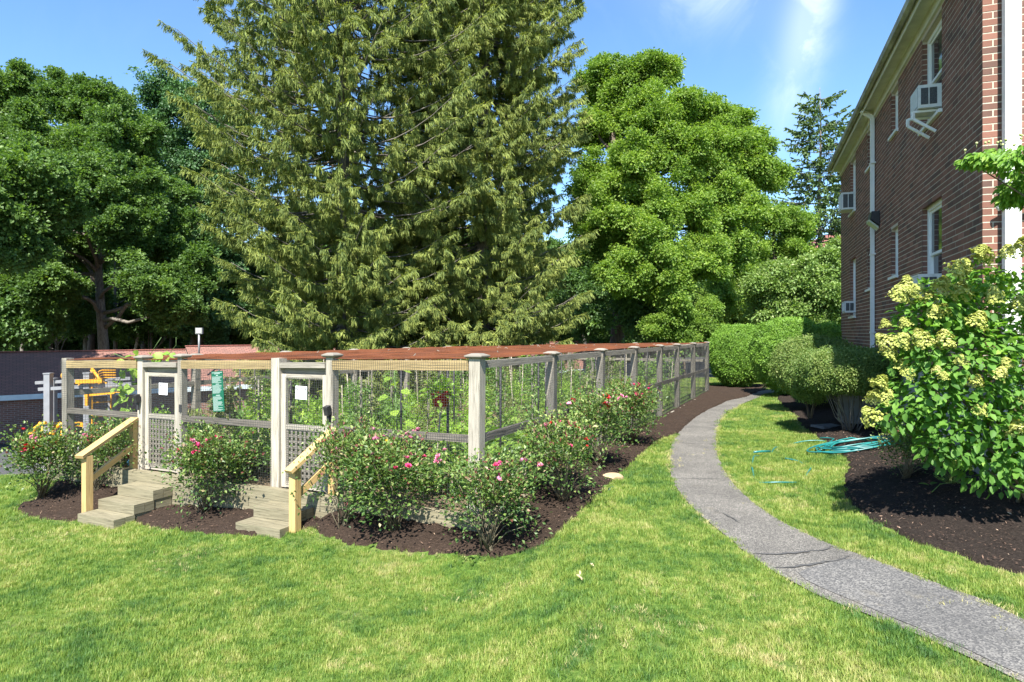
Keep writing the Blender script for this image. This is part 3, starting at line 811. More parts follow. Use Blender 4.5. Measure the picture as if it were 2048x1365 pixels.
# foundation
fd = MB()
def wallbox(mb, t0, t1, e0, e1, z0, z1):
    P = [B2(t0, e0, z0), B2(t1, e0, z0), B2(t1, e1, z0), B2(t0, e1, z0), B2(t0, e0, z1), B2(t1, e0, z1), B2(t1, e1, z1), B2(t0, e1, z1)]
    mb.quad8([P[i] for i in (0, 1, 2, 3, 4, 5, 6, 7)], z1 - z0, t1 - t0, e1 - e0)
wallbox(fd, -0.005, BLEN + 0.005, -0.005, BDEP, -0.6, BH0 - 0.03)
fd.build('foundation', 'foundation', bld)
# brickwork
def brick_box(pt, n_out, ud, u0, u1, z0, z1, proud, depth=0.05):
    """8 corners of one brick: face plane through pt(u), pushed out along n_out"""
    o = np.array([n_out[0], n_out[1], 0.0])
    P = []
    for z in (z0, z1):
        for u, d in ((u0, proud), (u1, proud), (u1, -depth), (u0, -depth)):
            q = np.array(pt(u, z)) + o * d; P.append(q)
    return P
BF = np.array([(0, 1, 5, 4), (1, 2, 6, 5), (4, 5, 6, 7), (3, 2, 1, 0), (3, 0, 4, 7)])
BFN = np.array([(0, 4, 5, 1), (1, 5, 6, 2), (4, 7, 6, 5), (3, 0, 1, 2), (3, 7, 4, 0)])
nS = -BE; nE = -BW
jn = 0.0155
singles = []; massV = []; massF = []; massv = []
def add_brick(P, val, flip, single):
    if single: singles.append((P, val, flip)); return
    b = len(massV) * 8
    massV.append(np.array(P)); massF.append((BFN if flip else BF) + b); massv.append(np.full(8, val))
def lay(face, n_out, length, holes, flip, is_single, zmax=BH1, u_first=0.0, maxu=None):
    rows = int((zmax - BH0) / CR)
    for r_ in range(rows):
        z0 = BH0 + r_ * CR + jn / 2; z1 = BH0 + (r_ + 1) * CR - jn / 2
        hs = sorted([(h[0], h[1]) for h in holes if h[2] < z1 - 0.02 and h[3] > z0 + 0.02])
        segs = []; c = 0.0
        for a, b_ in hs: segs.append((c, a)); c = b_
        segs.append((c, length))
        off = u_first if r_ % 2 == 0 else u_first + BL / 2
        for a, b_ in segs:
            k = math.floor((a - off) / BL)
            u = off + k * BL
            while u < b_ - 0.01:
                u0 = max(u + jn / 2, a + (0.0 if a == 0 else jn / 2)); u1 = min(u + BL - jn / 2, b_ if b_ == length else b_ - jn / 2)
                if u1 - u0 > 0.03:
                    val = float(np.clip(rng.normal(0.45, 0.26), 0, 1))
                    P = brick_box(face, n_out, None, u0, u1, z0, z1, rng.uniform(0.0, 0.0035))
                    add_brick(P, val, flip, is_single(u0, u1, z0, r_))
                u += BL
lay(lambda u, z: B2(u, 0.0, z), nS, BLEN, holesS, False, lambda u0, u1, z, r_: u1 < 1.33 and z > 3.2 and r_ % 1 == 0 and len(singles) < 175)
nside = len(singles)
lay(lambda u, z: B2(0.0, u, z), nE, BDEP, [(3.2, 4.4, 2.7, 4.33), (3.2, 4.4, 5.65, 7.2)], True, lambda u0, u1, z, r_: u1 < 0.9 and z > 2.7 and len(singles) < 298, u_first=BL / 2 - 0.02)
# soldier bricks: header course under the sills and above the foundation on the long side
mV = np.concatenate(massV); mF = np.concatenate(massF); mv = np.concatenate(massv)
mV = mV - np.array(bld.location)
o = link('brickwork', np_mesh('brickwork', mV, mF, mv), bld, 'brick'); o['kind'] = 'stuff'
unitF = {False: BF, True: BFN}
for P, val, flip in singles:
    P = np.array(P); c = P.mean(0); me = np_mesh('brick', P - c, unitF[flip], np.full(8, val)); me.materials.append(MT['brick'])
    o = link('brick', me, bld); o.location = Vector(c) - bld.location
# eaves: frieze board, soffit, gutter, roof
fr = MB(); zt = 7.46
fr.beam(B2(-0.02, -0.015, 7.37), B2(BLEN + .02, -0.015, 7.37), 0.05, 0.19)
fr.build('frieze_board', 'soffit', bld)
mb = MB(); mb.beam(B2(-0.25, -0.13, 7.475), B2(BLEN + .2, -0.13, 7.475), 0.27, 0.03); mb.build('soffit', 'soffit', bld)
mb = MB(); mb.beam(B2(-0.25, -0.262, 7.49), B2(BLEN + .2, -0.262, 7.49), 0.02, 0.20); mb.build('fascia_board', 'soffit', bld)
# gutter as a half-round-ish trough
mb = MB(); prof = [(-0.275, 7.60), (-0.285, 7.50), (-0.33, 7.465), (-0.39, 7.49), (-0.405, 7.58), (-0.40, 7.60), (-0.385, 7.585), (-0.375, 7.51), (-0.33, 7.485), (-0.30, 7.51), (-0.29, 7.60)]
for k in range(len(prof)):
    a = prof[k]; b_ = prof[(k + 1) % len(prof)]
    mb.poly([B2(-0.27, a[0], a[1]), B2(BLEN + .25, a[0], a[1]), B2(BLEN + .25, b_[0], b_[1]), B2(-0.27, b_[0], b_[1])])
mb.poly([B2(BLEN + .25, p[0], p[1]) for p in prof]); mb.poly([B2(-0.27, p[0], p[1]) for p in reversed(prof)])
mb.build('gutter', 'gutter', bld)
mb = MB(); mb.beam(B2(-0.13, -0.26, 7.475), B2(-0.13, BDEP + .25, 7.475), 0.27, 0.03); mb.beam(B2(-0.015, 0.01, 7.37), B2(-0.015, BDEP, 7.37), 0.05, 0.19)
mb.build('end_soffit', 'soffit', bld)
mb = MB(); rz_ = 9.6; o_ = 0.3; rp = [(-o_, -o_), (BLEN + o_, -o_), (BLEN + o_, BDEP + o_), (-o_, BDEP + o_)]
h0 = 7.61; m1 = B2(BDEP / 2, BDEP / 2, rz_); m2 = B2(BLEN - BDEP / 2, BDEP / 2, rz_); c4 = [B2(a, b_, h0) for a, b_ in rp]
LL = lambda a, b_: (Vector(a) - Vector(b_)).length
mb.poly([c4[0], c4[1], m2, m1], [(0, 0), (BLEN, 0), (BLEN - 4, 5), (4, 5)]); mb.poly([c4[1], c4[2], m2], [(0, 0), (9, 0), (4.5, 5)])
mb.poly([c4[2], c4[3], m1, m2], [(0, 0), (BLEN, 0), (BLEN - 4, 5), (4, 5)]); mb.poly([c4[3], c4[0], m1], [(0, 0), (9, 0), (4.5, 5)])
mb.build('roof', 'shingle', bld)
# windows
def window(t0, t1, z0, z1, fc=None, lower=0.5):
    """recessed sash window: reveals, white frame, two sashes, sill"""
    fc = fc or (lambda u, e, z: B2(u, e, z))
    f = MB(); d0, d1 = 0.085, 0.20
    w_ = 0.07
    def bar(u0, u1, z0_, z1_, e0, e1, mb):
        P = [fc(u0, e0, z0_), fc(u1, e0, z0_), fc(u1, e1, z0_), fc(u0, e1, z0_), fc(u0, e0, z1_), fc(u1, e0, z1_), fc(u1, e1, z1_), fc(u0, e1, z1_)]
        mb.quad8(P, max(u1 - u0, z1_ - z0_), .1, .1)
    bar(t0, t0 + w_, z0, z1, d0, d1, f); bar(t1 - w_, t1, z0, z1, d0, d1, f)
    bar(t0 + w_, t1 - w_, z1 - w_, z1, d0, d1, f); bar(t0 + w_, t1 - w_, z0, z0 + 0.04, d0, d1, f)
    fo = f.build('window', 'white', bld)
    r = MB()   # brick-coloured reveals
    bar(t0 - 0.02, t0, z0, z1, 0.012, d1 + .05, r); bar(t1, t1 + 0.02, z0, z1, 0.012, d1 + .05, r); bar(t0 - .02, t1 + .02, z1, z1 + 0.02, 0.012, d1 + .05, r)
    rv = r.build('reveal', 'mortar', fo)
    zm = z0 + (z1 - z0) * lower
    for (a, b_, e) in ((zm - 0.02, z1 - w_, d0 + 0.03), (z0 + 0.04, zm + 0.02, d0 + 0.06)):
        s = MB(); sw = 0.045; u0, u1 = t0 + w_, t1 - w_
        bar(u0, u0 + sw, a, b_, e, e + .03, s); bar(u1 - sw, u1, a, b_, e, e + .03, s); bar(u0 + sw, u1 - sw, a, a + sw, e, e + .03, s); bar(u0 + sw, u1 - sw, b_ - sw, b_, e, e + .03, s)
        s.build('sash', 'white', fo)
        p = MB(); bar(u0 + sw, u1 - sw, a + sw, b_ - sw, e + .012, e + .018, p); p.build('pane', 'glass', fo)
    cu = MB(); bar(t0 + w_, t1 - w_, z0 + .05, z1 - w_, d1 + .05, d1 + .06, cu); cu.build('blind', 'acdark', fo)
    si = MB(); bar(t0 - 0.04, t1 + 0.04, z0 - 0.055, z0 - 0.002, -0.055, d0 + .05, si); si.build('sill', 'white', fo)
    # surround trim proud of the brick
    return fo
for k, (a, b_, c, d) in wins.items(): window(a, b_, c, d)
for z0, z1 in ((2.7, 4.33), (5.65, 7.2)): window(3.2, 4.4, z0, z1, lambda u, e, z: B2(e, u, z))
# the brick reveals proper: thin bricks turning the corner at each opening
rb_V = []; rb_F = []; rb_v = []
for (t0, t1, z0, z1) in wins.values():
    r0 = int(math.ceil((z0 - BH0) / CR)); r1 = int((z1 - BH0) / CR)
    for r_ in range(r0, r1):
        za = BH0 + r_ * CR + jn / 2; zb = BH0 + (r_ + 1) * CR - jn / 2
        for u, s_ in ((t0, -1), (t1, 1)):
            P = [B2(u - s_ * .004, 0.012, za), B2(u - s_ * .004, .082, za), B2(u + s_ * .01, .082, za), B2(u + s_ * .01, .012, za)]
            P = P + [(p[0], p[1], zb) for p in P]
            b = len(rb_V) * 8; rb_V.append(np.array(P)); rb_F.append(np.array([(0, 1, 5, 4), (1, 2, 6, 5), (2, 3, 7, 6), (3, 0, 4, 7), (0, 3, 2, 1), (4, 5, 6, 7)]) + b); rb_v.append(np.full(8, rng.uniform(.1, .8)))
o = link('reveal_brickwork', np_mesh('reveal_brickwork', np.concatenate(rb_V) - np.array(bld.location), np.concatenate(rb_F), np.concatenate(rb_v)), bld, 'brick'); o['kind'] = 'stuff'
# downspouts
mb = MB(); mb.box(B2(7.66, -0.06, 4.1), (0.11, 0.08, 6.4), math.atan2(BW[1], BW[0])); mb.beam(B2(7.66, -0.06, 7.28), B2(7.66, -0.30, 7.47), 0.10, 0.08)
ds = mb.build('downspout', 'white', bld)
for z in (4.05, 6.2, 2.2):
    c = MB(); c.box(B2(7.66, -0.052, z), (0.20, 0.115, 0.035), math.atan2(BW[1], BW[0])); c.build('strap', 'white', ds)
mb = MB(); mb.box(B2(-0.11, 0.275, 4.0), (0.17, 0.12, 7.0), math.atan2(BE[1], BE[0])); ds2 = mb.build('downspout', 'white', bld)
c = MB(); c.tube([B2(-0.13, 0.12, 3.74), B2(-0.13, 0.2, 3.79), B2(-0.13, 0.9, 3.83), B2(-0.13, 1.2, 3.83)], 0.035, 8); c.build('side_pipe', 'white', ds2)

# air conditioners
def aircon(t0, t1, z0, z1, prj, label, bracket=False):
    r = thing('air_conditioner', label, 'air conditioner', B2((t0 + t1) / 2, 0, z0), group='window air conditioners on the brick wall')
    b = MB(); wallbox(b, t0, t1, -prj, 0.12, z0, z1); b.build('casing', 'acwhite', r)
    for u0, u1 in ((0.12, 0.47), (0.53, 0.88)):   # side louvres facing the lawn
        g = MB(); e0, e1 = -prj * (1 - u0) , -prj * (1 - u1)
        wallbox(g, t0 - 0.004, t0 + .01, e0, e1, z0 + .05, z1 - .05)
        go = g.build('side_grille', 'acdark', r)
        lv = MB()
        for k in range(7):
            z = z0 + .07 + k * (z1 - z0 - .14) / 6; wallbox(lv, t0 - 0.010, t0 - 0.004, e0, e1, z, z + .008)
        lv.build('louvre', 'acdark', go)
    c = MB(); wallbox(c, t0 + .03, t1 - .03, -prj - .004, -prj + .01, z0 + .03, z1 - .03); co = c.build('coil_panel', 'grey_metal', r)
    f = MB()
    for k in range(14):
        t_ = t0 + .045 + k * (t1 - t0 - .09) / 13; wallbox(f, t_, t_ + .008, -prj - .010, -prj - .004, z0 + .04, z1 - .04)
    f.build('fin', 'acwhite', co)
    p = MB(); wallbox(p, t0 - .22, t0 - 0.002, 0.07, 0.10, z0, z1); wallbox(p, t1 + .002, t1 + .22, 0.07, 0.10, z0, z1); p.build('side_panel', 'acwhite', r)
    if bracket:
        for t_ in (t0 + .1, t1 - .05):
            k = MB(); k.beam(B2(t_, -0.02, z0 - 0.03), B2(t_, -prj - .05, z0 - 0.03), 0.04, 0.035)
            k.beam(B2(t_, -prj - .05, z0 - 0.02), B2(t_, -prj - .05, z0 - 0.14), 0.04, 0.035)
            k.beam(B2(t_, -prj - .05, z0 - 0.14), B2(t_, -0.03, z0 - 0.36), 0.04, 0.04); k.build('support_bracket', 'white', r)
aircon(2.02, 2.56, 5.73, 6.09, 0.29, 'upstairs window air conditioner held on white diagonal brackets', True)
aircon(10.85, 11.5, 5.68, 6.16, 0.34, 'upstairs window air conditioner at the far end of the brick wall')
aircon(2.05, 2.65, 2.74, 3.12, 0.28, 'window air conditioner just above the hydrangea flowers')
aircon(10.85, 11.4, 2.76, 3.08, 0.26, 'small white ground floor air conditioner at the far end of the brick wall')
# wall lamp
wl = thing('wall_lamp', 'dark wedge shaped floodlight beside the white downspout on the brick wall', 'wall lamp', B2(7.2, 0, 4.62))
b = MB(); T0, T1 = 7.0, 7.42
P = [B2(T0, -.012, 4.62), B2(T1, -.012, 4.62), B2(T1, -.012, 4.96), B2(T0, -.012, 4.96), B2(T0, -.20, 4.80), B2(T1, -.20, 4.80), B2(T1, -.17, 4.96), B2(T0, -.17, 4.96)]
b.quad8([P[0], P[1], P[5], P[4], P[3], P[2], P[6], P[7]], .4, .2, .3); b.build('housing', 'dark', wl)
b = MB(); P = [B2(T0 + .02, -.03, 4.61), B2(T1 - .02, -.03, 4.61), B2(T1 - .02, -.225, 4.785), B2(T0 + .02, -.225, 4.785)]
b.quad8([tuple(Vector(p) + Vector((0, 0, -.05))) for p in P] + P, .4, .2, .05); b.build('lens', 'lens', wl)

# ------------------------------------------------------------------ retaining timbers, steps, handrails
rw = thing('retaining_wall', 'low wall of stacked mossy timbers holding up the vegetable garden', 'retaining wall', F2(-.1, 4, -.5))
def timber_run(fn, u0, u1, zt, first, skip=()):
    u = u0; k = 0
    while u < u1 - .05:
        L = first if k == 0 else 2.4
        v = min(u + L, u1)
        b = MB(); b.beam(fn(u + .004, zt - .069), fn(v - .004, zt - .069), 0.138, 0.136); b.build('timber', 'timber', rw)
        u = v; k += 1
for r_ in range(5):
    zt = 0.012 - r_ * 0.139
    timber_run(lambda u, z: F2(-.19, u, z), -0.18, 8.25, zt, 1.3 if r_ % 2 else 2.4)
    if r_ < 4: timber_run(lambda u, z: F2(u, -.19, z), -0.11, 7.6 if r_ == 0 else 4, zt, 1.1 if r_ % 2 else 2.2)
    timber_run(lambda u, z: F2(u, 8.27, z), -0.11, 18.3, zt, 1.1 if r_ % 2 else 2.2)
edge = MB(); edge.beam(F2(7.6, -.14, -.02), F2(18.2, -.14, -.02), .05, .09); edge.build('edging_board', 'palewood', rw)

def steps(name_label, s0, s1, n, width_in, rise=0.14, run=0.30):
    r = thing('wooden_steps', name_label, 'steps', F2(-.3 - run * n, (s0 + s1) / 2, -rise * n), group='timber steps up to the garden gates')
    for k in range(n):
        zt = -rise * (k + 1); d0 = -.265 - run * k; d1 = d0 - run
        w0 = s0 - (0 if k else 0.0); w1 = s1
        for j, (a, b_) in enumerate(((d0, (d0 + d1) / 2 + .002), ((d0 + d1) / 2 - .002, d1 - (.02 if k < n else 0)))):
            b = MB(); m_ = (a + b_) / 2
            b.beam(F2(m_, w0, zt - rise / 2 + .003), F2(m_, w1, zt - rise / 2 + .003), abs(a - b_) - .003, rise - .004); b.build('step_timber', 'timber', r)
        if k < n - 1:   # riser block below so nothing floats
            b = MB(); b.beam(F2(d0 - .14, w0 + .01, zt - rise * 1.5), F2(d0 - .14, w1 - .01, zt - rise * 1.5), .27, rise - .006); b.build('hidden_block' if False else 'support_timber', 'timber', r)
    return r
steps('longer flight of mossy timber steps leading to the left garden gate', 5.08, 5.88, 3, 0)
steps('shorter flight of mossy timber steps leading to the right garden gate', 2.32, 3.08, 2, 0)
def handrail(label, s, out0, ztop_lo, ztop_hi, zg, s_hi):
    r = thing('handrail', label, 'handrail', F2(-.2 - out0, s, zg), group='new pine handrails beside the steps')
    lo = -.2 - out0; hi = -.10
    b = MB(); b.beam(F2(lo, s, zg - .1), F2(lo, s, ztop_lo - .05), .105, .105, up=(FU[0], FU[1], 0)); b.build('post', 'newwood', r)
    b = MB(); b.beam(F2(hi, s_hi, -.02), F2(hi, s_hi, ztop_hi - .05), .09, .09, up=(FU[0], FU[1], 0)); b.build('post', 'newwood', r)
    b = MB(); d = (ztop_hi - ztop_lo) / (hi - lo)
    b.beam(F2(lo - .12, s, ztop_lo - .12 * d), F2(hi + .02, s_hi, ztop_hi + .02 * d), .14, .045); b.build('top_rail', 'newwood', r)
    b = MB(); b.beam(F2(lo + .05, s + .0, ztop_lo - .40), F2(hi, s_hi, ztop_hi - .42), .04, .09); b.build('lower_rail', 'newwood', r)
handrail('new pine handrail on the left of the longer garden steps', 5.95, 0.80, 0.43, 0.80, -0.42, 6.20)
handrail('new pine handrail on the right of the shorter garden steps', 2.27, 0.47, 0.51, 0.88, -0.40, 2.14)

# ------------------------------------------------------------------ garden fence
fence = thing('garden_fence', 'weathered timber fence with wire mesh and rusty overhead netting round the vegetable garden', 'fence', F2(0, 0, 0))
def ztop(su, sv):   # the top of the fence dips a little to the left and far end
    return 1.85 - 0.15 * min(sv / 8.07, 1) - 0.06 * min(su / 18.1, 1)
def zmid(su, sv): return 0.89 - 0.05 * sv / 8.07 - 0.06 * su / 18.1
def fpost(su, sv, w=.12, cap=True, mat='weathered', extra=0.0, z0=-.08):
    zt_ = ztop(su, sv) + extra
    lean = np.array([rng.normal(0, .008), rng.normal(0, .008)])
    b = MB(); q = F2(su, sv); b.beam((q[0], q[1], z0), (q[0] + lean[0], q[1] + lean[1], zt_), w, w, up=(FU[0], FU[1], 0)); po = b.build('post', mat, fence)
    if cap:
        c = MB(); x, y = q[0] + lean[0], q[1] + lean[1]; hw = w / 2 + .045; P = []
        a0 = math.atan2(FU[1], FU[0])
        for z, r_ in ((zt_ + .001, hw * .8), (zt_ + .022, hw), (zt_ + .036, hw), (zt_ + .062, hw * .45)):
            P.append([(x + r_ * 1.414 * math.cos(a0 + math.pi / 4 + k * math.pi / 2), y + r_ * 1.414 * math.sin(a0 + math.pi / 4 + k * math.pi / 2), z) for k in range(4)])
        for i in range(3):
            for k in range(4): c.poly([P[i][k], P[i][(k + 1) % 4], P[i + 1][(k + 1) % 4], P[i + 1][k]])
        c.poly(P[0][::-1]); c.poly(P[3]); c.build('post_cap', 'weathered', po)
fpost(0, 0, .15, mat='palewood', extra=.03)
SV = [2.24, 3.21, 5.20, 6.11, 8.07]
fpost(0, 2.24, .12, mat='palewood', extra=.05); fpost(0, 3.21, .15, cap=False, mat='palewood', extra=.04)
fpost(0, 5.20, .10, mat='weathered', extra=.05); fpost(0, 6.11, .12, mat='palewood', extra=.03); fpost(0, 8.07, .13, cap=False, extra=.05)
SU = [2.5, 5.01, 7.54, 10.2, 12.5, 15.2, 18.1]
for u in SU: fpost(u, 0, .13)
for u in (2.6, 5.2, 7.8, 10.4, 13.0, 15.6, 18.1): fpost(u, 8.07, .13, cap=(u < 14))
for v in (2.7, 5.4): fpost(18.1, v, .13)
def rail(a, b_, za, zb, w=.045, h=.10, mat='darkwood', name='rail', off=(0, 0), wav=0.0):
    A = np.array(F2(*a, za)) ; B_ = np.array(F2(*b_, zb))
    m_ = MB(); m_.beam(A, B_, w, h); m_.build(name, mat, fence)
# front rails: new pine along the top of the open bays, old rail at mid height
for s0, s1 in ((0.08, 2.18), (3.29, 5.14), (6.18, 8.0)):
    rail((-.055, s0), (-.055, s1), ztop(0, s0) - .055, ztop(0, s1) - .055, .04, .125, 'agedpine', 'top_rail')
    rail((-.02, s0), (-.02, s1), zmid(0, s0), zmid(0, s1), .09, .085, 'darkwood', 'mid_rail')
for s0, s1 in ((2.31, 3.13), (5.26, 6.04)):
    rail((0.0, s0), (0.0, s1), ztop(0, s0) - .06, ztop(0, s1) - .06, .13, .075, 'weathered', 'header')
    rail((0.05, s0), (0.05, s1), ztop(0, s0) - .15, ztop(0, s1) - .15, .04, .09, 'weathered', 'header')
prev = 0.0
for u in SU:
    rail((prev + .07, -.02), (u - .07, -.02), ztop(prev, 0) - .05, ztop(u, 0) - .05, .06, .09, 'weathered', 'top_rail')
    rail((prev + .07, -.03), (u - .07, -.03), zmid(prev, 0), zmid(u, 0), .06, .095, 'darkwood', 'mid_rail'); prev = u
prev = 0.0
for u in (2.6, 5.2, 7.8, 10.4, 13.0, 15.6, 18.1):
    rail((prev + .07, 8.07), (u - .07, 8.07), ztop(prev, 8) - .05, ztop(u, 8) - .05, .06, .09, 'weathered', 'top_rail')
    rail((prev + .07, 8.07), (u - .07, 8.07), zmid(prev, 8) + .3, zmid(u, 8) + .3, .06, .09, 'weathered', 'mid_rail'); prev = u
prev = 0.0
for v in (2.7, 5.4, 8.07):
    rail((18.1, prev + .07), (18.1, v - .07), ztop(18, prev) - .05, ztop(18, v) - .05, .06, .09, 'weathered', 'top_rail')
    rail((18.1, prev + .07), (18.1, v - .07), 1.15, 1.15, .06, .09, 'weathered', 'mid_rail'); prev = v
# wire mesh: every wire is a thin three-sided rod
def wires(segs, r_):
    A = np.array([s[0] for s in segs], float); B_ = np.array([s[1] for s in segs], float); d = unit(B_ - A)
    up = np.where(np.abs(d[:, 2:3]) > .8, np.array([[1., 0, 0]]), np.array([[0, 0, 1.]])); a = unit(np.cross(d, up)); b_ = np.cross(d, a)
    V = []
    for P in (A, B_):
        for k in range(3):
            t_ = 2 * math.pi * k / 3; V.append(P + (a * math.cos(t_) + b_ * math.sin(t_)) * r_)
    V = np.stack(V, 1).reshape(-1, 3); n = len(segs)
    F = np.array([[0, 1, 4, 3], [1, 2, 5, 4], [2, 0, 3, 5]]); F = (F[None] + (np.arange(n) * 6)[:, None, None]).reshape(-1, 4)
    return V, F
def mesh_panel(fn, u0, u1, zlo, zhi, sp, r_, parent, nseg=1):
    """fn(u, z, bulge) -> point"""
    segs = []
    ph = rng.uniform(0, 6, 4)
    def bul(u, z): return 0.012 * math.sin(u * 2.3 + ph[0]) * math.sin(z * 3 + ph[1]) + .006 * math.sin(u * 6 + ph[2])
    u = u0
    while u <= u1:
        z1_ = zhi(u); K = 4; zz = np.linspace(zlo, z1_, K + 1)
        for k in range(K): segs.append((fn(u + .003 * math.sin(zz[k] * 9), zz[k], bul(u, zz[k])), fn(u + .003 * math.sin(zz[k + 1] * 9), zz[k + 1], bul(u, zz[k + 1]))))
        u += sp
    z = zlo
    L = max(1, int((u1 - u0) / .5))
    while z < zhi((u0 + u1) / 2):
        uu = np.linspace(u0, u1, L + 1)
        for k in range(L): segs.append((fn(uu[k], z + .004 * math.sin(uu[k] * 4), bul(uu[k], z)), fn(uu[k + 1], z + .004 * math.sin(uu[k + 1] * 4), bul(uu[k + 1], z))))
        z += sp
    V, F = wires(segs, r_)
    o = link('wire_mesh', np_mesh('wire_mesh', V - root_loc(parent), F), parent, 'wire'); o['kind'] = 'stuff'; return o
for s0, s1 in ((0.09, 2.2), (3.27, 5.16), (6.16, 8.13)):
    mesh_panel(lambda u, z, b_: F2(-.09 - b_, u, z), s0, s1, -.02, lambda u: ztop(0, u) + .01, .034, .0016, fence)
mesh_panel(lambda u, z, b_: F2(u, -.085 - b_, z), 0.09, 18.15, -.02, lambda u: ztop(u, 0) + .0, .036, .0015, fence)
mesh_panel(lambda u, z, b_: F2(u, 8.15 + b_, z), -.05, 18.15, -.02, lambda u: ztop(u, 8) + .0, .05, .0023, fence)
mesh_panel(lambda u, z, b_: F2(18.17 + b_, u, z), 0, 8.07, -.02, lambda u: ztop(18, u) + .0, .06, .0024, fence)
# overhead netting, sagging between its supports
def znet(su, sv):
    return ztop(su, sv) + .035 - .05 * abs(math.sin(su * math.pi / 2.57)) * abs(math.sin(sv * math.pi / 2.7)) + .01 * math.sin(su * 5 + sv * 3)
segs = []
for v in np.arange(-.05, 8.1, .05):
    uu = np.linspace(-.05, 18.15, 42)
    for k in range(41): segs.append((F2(uu[k], v, znet(uu[k], v)), F2(uu[k + 1], v, znet(uu[k + 1], v))))
for u in np.arange(-.05, 18.2, .05):
    vv = np.linspace(-.05, 8.1, 18)
    for k in range(17): segs.append((F2(u, vv[k], znet(u, vv[k])), F2(u, vv[k + 1], znet(u, vv[k + 1]))))
V, F = wires(segs, .0026)
o = link('overhead_netting', np_mesh('overhead_netting', V - root_loc(fence), F), fence, 'net'); o['kind'] = 'stuff'
# twigs and ties lying on the net
tw = MB()
for k in range(34):
    u = rng.uniform(0.5, 17.5); v = rng.uniform(0.3, 7.7); a = rng.uniform(0, 6.28); l = rng.uniform(.04, .13); p = np.array(F2(u, v, znet(u, v) + .02))
    tw.tube([p, p + np.array([math.cos(a) * l / 2, math.sin(a) * l / 2, .03]), p + np.array([math.cos(a + .4) * l, math.sin(a + .4) * l, .01])], .005, 3)
tw.build('fallen_twig', 'weathered', fence)
# gates
def gate(s0, s1, label, sign_label, chain):
    r = thing('garden_gate', label, 'gate', F2(0, (s0 + s1) / 2, 0.02), group='garden gates with lattice panels')
    a, b_ = s0 + .075, s1 - .075; zt_ = ztop(0, s0) - .20; zm = .86
    e = 0.0
    def bar(p, q, w, h, nm, mat='palewood'):
        m_ = MB(); m_.beam(p, q, w, h, up=(FU[0], FU[1], 0)); return m_.build(nm, mat, r)
    bar(F2(e, a + .035, .0), F2(e, a + .035, zt_), .07, .045, 'stile'); bar(F2(e, b_ - .045, .0), F2(e, b_ - .045, zt_), .09, .045, 'stile')
    for z, h in ((zt_ - .03, .06), (zm, .075), (.045, .08)):
        m_ = MB(); m_.beam(F2(e, a + .07, z), F2(e, b_ - .09, z), .043, h); m_.build('gate_rail', 'palewood', r)
    sv_ = a + .07; lat = MB(); L = b_ - .09 - sv_
    nv = 9
    for k in range(nv): 
        x = sv_ + .012 + k * (L - .024) / (nv - 1); lat.beam(F2(-.006, x, .085), F2(-.006, x, zm - .04), .036, .010, up=(FU[0], FU[1], 0))
    nh = 10
    for k in range(nh):
        z = .10 + k * (zm - .15) / (nh - 1); lat.beam(F2(.006, sv_, z), F2(.006, b_ - .09, z), .010, .036)
    o = lat.build('lattice', 'weathered', r); o['kind'] = 'stuff'
    mesh_panel(lambda u, z, q: F2(-.03 - q * .2, u, z), sv_, b_ - .09, .05, lambda u: zt_ - .04, .033, .0019, r)
    h = MB(); h.box(F2(-.05, s0 - .03, 1.02), (.045, .03, .12)); h.build('latch', 'dark', r)
    return r
gate(2.24, 3.21, 'right garden gate with a white notice above its lattice panel', '', True)
gate(5.20, 6.11, 'left garden gate with a white notice above its lattice panel', '', False)
for sv_, lb in ((2.22, 'black box latch on the post right of the right gate'), (6.1, 'black box latch on the post left of the left gate')):
    t_ = thing('gate_lock_cover', lb, 'latch', F2(-.1, sv_, 1.05))
    b = MB(); b.beam(F2(-.10, sv_, 1.08), F2(-.13, sv_, 1.20), .07, .08); b.beam(F2(-.10, sv_, .95), F2(-.10, sv_, 1.09), .03, .03); b.build('cover', 'dark', t_)
# signs
FRZ = math.atan2(FV[1], FV[0])     # local x of things on the front face points left; text must read from outside
def text(txt, size, loc, rotm, parent, mat, name='lettering', align='CENTER', ext=0.0006):
    c = bpy.data.curves.new(name, 'FONT'); c.body = txt; c.size = size; c.align_x = align; c.align_y = 'CENTER'; c.extrude = ext; c.offset = size * .018
    c.materials.append(MT[mat]); t0_ = bpy.data.objects.new('t', c); me = bpy.data.meshes.new_from_object(t0_); bpy.data.objects.remove(t0_); o = bpy.data.objects.new(name, me); COL.objects.link(o); o.parent = parent; o.location = loc; o.rotation_euler = rotm; return o
def sign(name, s, z, w, h, label, mat, out=-.10, tilt=0.0):
    r = thing(name, label, 'sign', F2(out, s, z), rz=math.atan2(-FV[1], -FV[0]))   # local +x to the right as seen from outside, -y outwards
    b = MB(); b.box((0, 0, 0), (w, .006, h)); bo = b.build('board', mat, r, world=False); bo.rotation_euler = (0, tilt, 0)
    return r, bo
r1, bd = sign('notice_sign', 2.745, 1.355, .205, .185, 'square white notice wired to the right garden gate', 'signwhite', -.045, R(1.5))
text('NOTICE', .052, (0.0, -.005, .050), (R(90), 0, 0), bd, 'ink')
text('GATE MUST BE', .019, (0, -.005, .005), (R(90), 0, 0), bd, 'ink') if False else None
for k, w_ in enumerate((.12, .09)):
    m_ = MB(); m_.box((-.005, -.0045, .005 - k * .028), (w_, .0012, .008)); m_.build('faded_print', 'ink', bd, world=False)
r2, bd = sign('notice_sign', 5.575, 1.305, .195, .185, 'square white notice with faded lettering wired to the left garden gate', 'signwhite', -.045, R(1))
text('NOTICE', .044, (-.005, -.005, .055), (R(90), 0, 0), bd, 'ink')
m_ = MB(); m_.box((0, -.0045, .005), (.10, .0012, .006)); m_.build('faded_print', 'ink', bd, world=False)
